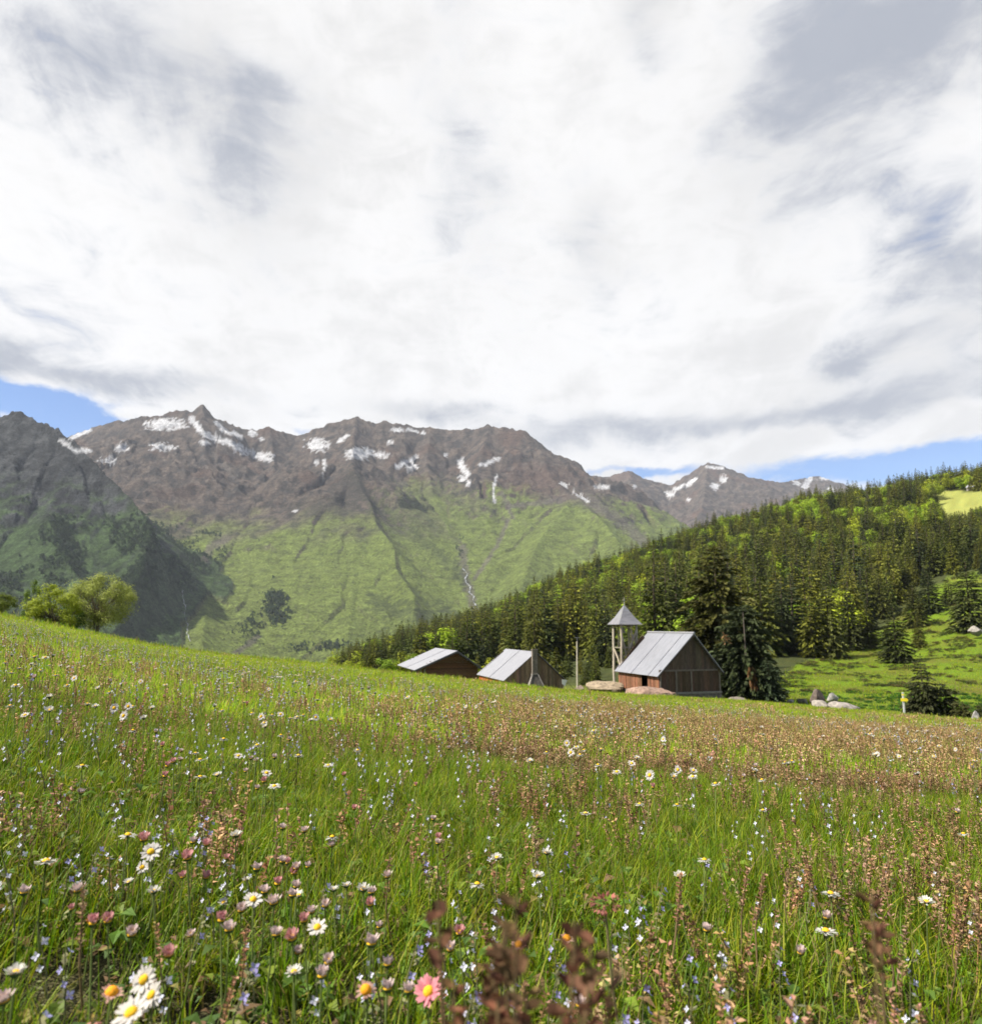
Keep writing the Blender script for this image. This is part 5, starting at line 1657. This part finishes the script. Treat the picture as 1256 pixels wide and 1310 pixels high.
# the rest of the small blossoms, far off
pts, rot, scl, idx = [], [], [], []
X, Y = scatter(34000, 2.4, 26)
gx_, gy_ = project(X, Y, ground_z(X, Y))
nz = fbm(X / 1.4, Y / 1.4, 3, 181)
p = (1 + .7 * (gx_ < 480)) * np.clip(.22 + 1.1 * nz, 0, 1) * (1 - sstep(9, 20, Y)) * (.35 + .65 * sstep(2.6, 4.5, Y))
k = rng.random(len(X)) < p * 1.1
X, Y = X[k], Y[k]; m = len(X); s = rng.uniform(1.0, 1.4, m)
instancer('small_blossoms', [JK['white'][0], JK['flat'][1], JK['cup'][0], JL[0], JL[1], JL[2], JV[0]], np.stack([X, Y, ground_z(X, Y)], -1), upright(m, .15), np.stack([s, s, s * 1.12], -1), rng.choice([0, 1, 2, 0, 1, 3, 4, 5, 3, 4, 6], m), 'tiny white and lavender blossoms sprinkled far out in the meadow', 'blossoms')


# ---- tall brown stems close to the lens
def brown_stem(seed, h, big, cols, nb, lo):
    random.seed(seed); st = MB(); hd = MB()
    top = Vector((random.uniform(-.015, .015), random.uniform(-.015, .015), h))
    st.tube([(random.uniform(-.02, .02), random.uniform(-.02, .02), -.02), (0, 0, h * .5), top], [.0012, .0010, .0006], 6, (.15, .105, .05), caps=False)
    for k in range(nb):
        t_ = lo + (1 - lo) * k / nb; p = Vector((0, 0, h * .5)).lerp(top, (t_ - .5) * 2)
        a = k * 2.4 + random.uniform(-.4, .4); d = Vector((math.cos(a), math.sin(a), random.uniform(-.2, 1.2))).normalized()
        sd = d.cross(UP).normalized(); nn = sd.cross(d); L = big * random.uniform(.7, 1.3); w = L * random.uniform(.30, .42); c = jit(random.choice(cols), .25)
        q = [p, p + d * L * .35 + sd * w + nn * w * .3, p + d * L * .75 + sd * w * .8 + nn * w * .4, p + d * L, p + d * L * .75 - sd * w * .8 + nn * w * .4, p + d * L * .35 - sd * w + nn * w * .3]
        m_ = p + d * L * .5 - nn * w * .35
        for i in range(6): hd.face([q[i], q[(i + 1) % 6], m_], c)
    return hd.mesh('seed_head', [M_dry]), st.mesh('stem', [M_stem])


BC = [(.085, .040, .024), (.12, .06, .035), (.07, .045, .022), (.16, .09, .055), (.12, .09, .04)]
BS = [brown_stem(1000 + i, .205, .0080, BC, 7, .90) for i in range(6)] + [brown_stem(1010 + i, .125, .0050, [(.30, .21, .11), (.36, .25, .16), (.24, .15, .085), (.34, .22, .17), (.22, .2, .06)], 34, .6) for i in range(5)]
random.seed(41)
NB = [(590, 1163, .40, 0), (600, 1192, .42, 1), (652, 1152, .36, 2), (657, 1192, .40, 3), (705, 1178, .37, 4), (718, 1212, .40, 5), (755, 1178, .42, 0), (620, 1226, .40, 1), (634, 1242, .42, 2), (676, 1272, .40, 3), (702, 1276, .38, 4), (612, 1296, .40, 5), (690, 1296, .38, 0), (642, 1302, .36, 1), (1107, 1150, .45, 2), (1114, 1186, .50, 3), (735, 1262, .42, 4), (575, 1262, .44, 2)]
for i, (x, y, Y, v) in enumerate(NB):
    Y *= .72; q = P(x, y - 8, Y); zg = gz(q.x, q.y); h = q.z - zg
    o = empty('withered_seed_stem', (q.x, q.y, zg), random.uniform(0, 6), (.95, .95, max(.5, h / .205)))
    tag(o, 'dark brown withered seed stem blurred close to the lens', 'dry plant', 'dark seed stems close to the lens')
    for m in BS[v]: link_mesh(m.name.split('.')[0], m, o)
for i in range(52):
    for _ in range(50):
        x, y = random.uniform(0, 1256), random.uniform(1050, 1305)
        if random.random() < (.85 if x > 820 else .3 if x > 540 else .22): break
    b = flower_base(x, y, .15)
    if b is None: continue
    o = empty('withered_herb', b, random.uniform(0, 6), random.uniform(.6, 1.05))
    tag(o, 'tan withered herb stalk in the nearest grass', 'dry plant', 'tan withered herbs in the nearest grass')
    for m in BS[6 + i % 5]: link_mesh(m.name.split('.')[0], m, o)
# red clover head
b = flower_base(774, 1156, .15)
cl_ = empty('clover', b, 0); tag(cl_, 'reddish brown clover head leaning over the grass', 'flower')
random.seed(3)
mb = MB()
for k in range(70):
    d = Vector((random.gauss(0, 1), random.gauss(0, 1), random.gauss(.3, 1))).normalized()
    s = d.cross(UP).normalized(); p = Vector((0, 0, .15)) + Vector((d.x * .009, d.y * .006, d.z * .005)); L = .0055
    mb.face([p, p + d * L * .5 + s * .0016, p + d * L, p + d * L * .5 - s * .0016], jit((.27, .10, .075), .3))
mb.build('flower_head', M_petal, cl_)
mb = MB(); mb.tube([(.02, 0, -.02), (.005, 0, .08), (0, 0, .146)], .0012, 5, (.16, .14, .06)); mb.build('stem', M_stem, cl_)
# ================================================================== SKY, SUN, AIR
SUN_AZ, SUN_EL = -103.0, 49.0
w = bpy.data.worlds.new('World'); scene.world = w
w.use_nodes = True
nt = w.node_tree; nt.nodes.clear()


class WN:
    def n(s, typ, **kw):
        x = nt.nodes.new(typ)
        for k, v in kw.items(): setattr(x, k, v)
        return x

    def put(s, k, v):
        if isinstance(v, bpy.types.NodeSocket): nt.links.new(v, k)
        elif hasattr(v, '__len__'): k.default_value = tuple(v) + ((1.0,) if len(k.default_value) == 4 and len(v) == 3 else ())
        else: k.default_value = v

    def m(s, op, a, b=0.0, c=0.0):
        x = s.n('ShaderNodeMath', operation=op)
        s.put(x.inputs[0], a); s.put(x.inputs[1], b); s.put(x.inputs[2], c)
        return x.outputs[0]

    def ramp(s, v, a, b, c0=0.0, c1=1.0):
        x = s.n('ShaderNodeMapRange', interpolation_type='SMOOTHSTEP')
        s.put(x.inputs[0], v)
        for i, q in ((1, a), (2, b), (3, c0), (4, c1)): x.inputs[i].default_value = q
        return x.outputs[0]

    def mix(s, f, a, b):
        x = s.n('ShaderNodeMix', data_type='RGBA'); s.put(x.inputs[0], f); s.put(x.inputs[6], a); s.put(x.inputs[7], b)
        return x.outputs[2]

    def noise(s, v, sc, det=6, rough=.55, dist=0.0):
        x = s.n('ShaderNodeTexNoise'); s.put(x.inputs['Vector'], v)
        x.inputs['Scale'].default_value = sc; x.inputs['Detail'].default_value = det; x.inputs['Roughness'].default_value = rough; x.inputs['Distortion'].default_value = dist
        return x.outputs['Fac']


W = WN()
sky_n = W.n('ShaderNodeTexSky', sky_type='NISHITA')
sky_n.sun_disc = False
sky_n.sun_elevation = R(SUN_EL); sky_n.sun_rotation = R(SUN_AZ % 360)
sky_n.altitude = 1600; sky_n.air_density = 1.0; sky_n.dust_density = .6; sky_n.ozone_density = 1.5
gen = W.n('ShaderNodeTexCoord').outputs['Generated']
sep = W.n('ShaderNodeSeparateXYZ'); W.put(sep.inputs[0], gen)
dx, dy, dz = sep.outputs
den = W.m('ADD', W.m('MAXIMUM', dz, 0.0), .22)
comb = W.n('ShaderNodeCombineXYZ')
W.put(comb.inputs[0], W.m('DIVIDE', dx, den)); W.put(comb.inputs[1], W.m('MULTIPLY', W.m('DIVIDE', dy, den), .42))
cp = comb.outputs[0]
n1 = W.noise(cp, 1.5, 10, .62, .5)
az0 = W.m('ARCTAN2', dx, dy); el0 = W.m('ARCSINE', dz)
stretched = W.n('ShaderNodeCombineXYZ')                     # cloud puffs are wider than tall low over the horizon
W.put(stretched.inputs[0], dx); W.put(stretched.inputs[1], dy); W.put(stretched.inputs[2], W.m('MULTIPLY', dz, 2.2))
q1 = W.noise(stretched.outputs[0], 4.2, 9, .6, .2); q2 = W.noise(stretched.outputs[0], 4.9, 9, .6, .2); q3 = W.noise(stretched.outputs[0], 11.0, 8, .62, .6)
az = W.m('ADD', az0, W.m('ADD', W.m('MULTIPLY', W.m('SUBTRACT', q1, .5), .22), W.m('MULTIPLY', W.m('SUBTRACT', n1, .5), .34))); el = W.m('ADD', el0, W.m('MULTIPLY', W.m('ADD', W.m('MULTIPLY', W.m('SUBTRACT', q2, .5), .6), W.m('SUBTRACT', n1, .5)), W.m('MULTIPLY', W.m('MAXIMUM', el0, .08), .50)))
n2 = W.noise(cp, 5.0, 8, .65, .4)
n3 = W.noise(cp, .55, 4, .5, .2)
wob = W.m('ADD', W.m('MULTIPLY', W.m('SUBTRACT', n1, .5), 3.0), W.m('ADD', W.m('MULTIPLY', W.m('SUBTRACT', n2, .5), 1.0), W.m('MULTIPLY', W.m('SUBTRACT', q3, .5), 2.0)))


def blob(px, py, rx, ry, rot=0.0):
    a, t_ = pdir(px, py); a = float(a); t_ = float(t_)
    a0 = math.atan(a); e0 = math.atan(t_ / math.sqrt(1 + a * a))
    u = W.m('SUBTRACT', az, a0); v = W.m('SUBTRACT', el, e0)
    c, s = math.cos(R(rot)), math.sin(R(rot))
    p = W.m('DIVIDE', W.m('ADD', W.m('MULTIPLY', u, c), W.m('MULTIPLY', v, s)), rx / F)
    q = W.m('DIVIDE', W.m('SUBTRACT', W.m('MULTIPLY', v, c), W.m('MULTIPLY', u, s)), ry / F)
    r2 = W.m('ADD', W.m('MULTIPLY', p, p), W.m('MULTIPLY', q, q))
    return W.m('EXPONENT', W.m('MULTIPLY', r2, -1.0))


def total(L):
    s = None
    for k, b in L:
        b = W.m('MULTIPLY', b, k)
        s = b if s is None else W.m('ADD', s, b)
    return s


grey = total([(.9, blob(330, 205, 75, 90, 0)), (.55, blob(250, 120, 90, 70, 20)), (.95, blob(1060, 110, 150, 95, 35)), (.8, blob(1190, 20, 160, 70, 20)), (.7, blob(810, 25, 60, 45, 30)), (.9, blob(1235, 310, 70, 60, 20)), (.6, blob(1170, 440, 150, 45, 12)), (.7, blob(170, 488, 130, 16, -6)), (.7, blob(15, 440, 50, 22, 0)), (.7, blob(560, 522, 110, 18, 0)), (.8, blob(1050, 470, 60, 16, 15)), (.9, blob(1100, 525, 170, 20, 4)), (.5, blob(720, 560, 110, 24, 0)), (.6, blob(860, 545, 140, 18, -4)), (.55, blob(760, 310, 40, 60, 20)), (.45, blob(130, 60, 120, 60, 0)), (.4, blob(600, 190, 60, 130, 10))])
gmask = W.ramp(W.m('ADD', grey, W.m('MULTIPLY', wob, .85)), .0, 1.2)
blue = total([(1.3, blob(15, 503, 90, 26, -14)), (1.3, blob(110, 525, 100, 20, -8)), (1.4, blob(1060, 604, 240, 16, 3)), (1.4, blob(1230, 590, 90, 18, 5)), (1.1, blob(800, 605, 75, 9, 0)), (.55, blob(395, 552, 60, 8, 0)), (.35, blob(1235, 300, 60, 45, 20)), (.30, blob(1190, 60, 130, 80, 20))])
away = W.ramp(W.m('ABSOLUTE', az0), .85, 1.5)           # unseen sky: broken cloud with blue gaps, added to lower the ambient light
blue = W.m('ADD', blue, W.m('MULTIPLY', away, W.ramp(n3, .42, .58, .2, 1.1)))
bmask = W.ramp(W.m('ADD', blue, W.m('MULTIPLY', wob, .75)), .30, 1.2)
STR = .10
bright = W.ramp(W.m('ADD', W.m('ADD', n1, W.m('MULTIPLY', W.m('SUBTRACT', n2, .5), .35)), W.m('MULTIPLY', W.m('SUBTRACT', q3, .5), .45)), .30, .62, .35, .45)
cw = W.n('ShaderNodeVectorMath', operation='SCALE'); W.put(cw.inputs[0], (1.0 / STR, .99 / STR, .985 / STR)); W.put(cw.inputs['Scale'], bright)
cloud = W.mix(W.m('MULTIPLY', gmask, .9), cw.outputs[0], (.172 / STR, .186 / STR, .218 / STR))
skyc = W.n('ShaderNodeVectorMath', operation='SCALE'); tint = W.n('ShaderNodeMix', data_type='RGBA', blend_type='MULTIPLY'); tint.inputs[0].default_value = 1.0; W.put(tint.inputs[6], sky_n.outputs[0]); W.put(tint.inputs[7], (.50, .60, .74)); W.put(skyc.inputs[0], tint.outputs[2]); W.put(skyc.inputs['Scale'], 1.0)
fin = W.mix(bmask, cloud, skyc.outputs[0])
bg = W.n('ShaderNodeBackground'); W.put(bg.inputs[0], fin); bg.inputs[1].default_value = STR
wo = W.n('ShaderNodeOutputWorld'); nt.links.new(bg.outputs[0], wo.inputs[0])

sl = bpy.data.lights.new('sun', 'SUN'); sl.energy = 4.8; sl.angle = R(.53); sl.color = (1.0, .94, .84)
so = bpy.data.objects.new('sun', sl); COL.objects.link(so)
sdir = Vector((math.sin(R(SUN_AZ)) * math.cos(R(SUN_EL)), math.cos(R(SUN_AZ)) * math.cos(R(SUN_EL)), math.sin(R(SUN_EL))))
so.rotation_euler = sdir.to_track_quat('Z', 'Y').to_euler(); so.location = (-20, -10, 40)

# the valley air
HAZE = True
if HAZE:
    mb = MB(); mb.box((-9500, -1900, -230), (9500, 8600, 1900))
    m = bpy.data.materials.new('haze'); m.use_nodes = True
    hn = m.node_tree; hn.nodes.clear()
    pv = hn.nodes.new('ShaderNodeVolumePrincipled'); pv.inputs['Density'].default_value = .000030
    pv.inputs['Color'].default_value = (.78, .86, 1.0, 1); pv.inputs['Anisotropy'].default_value = 0.0
    ho = hn.nodes.new('ShaderNodeOutputMaterial'); hn.links.new(pv.outputs[0], ho.inputs['Volume'])
    hz = mb.build('haze', m); tag(hz, 'thin blue haze filling the valley air', 'haze', kind='stuff')

# ================================================================== RENDER
scene.view_settings.view_transform = 'Standard'; scene.view_settings.look = 'None'
scene.view_settings.exposure = 1.2; scene.view_settings.gamma = 1.0
scene.render.engine = 'CYCLES'
c = scene.cycles
c.max_bounces = 6; c.diffuse_bounces = 3; c.glossy_bounces = 2; c.transmission_bounces = 3; c.transparent_max_bounces = 8; c.volume_bounces = 0
c.use_denoising = True
c.sample_clamp_indirect = 6
c.caustics_reflective = False; c.caustics_refractive = False
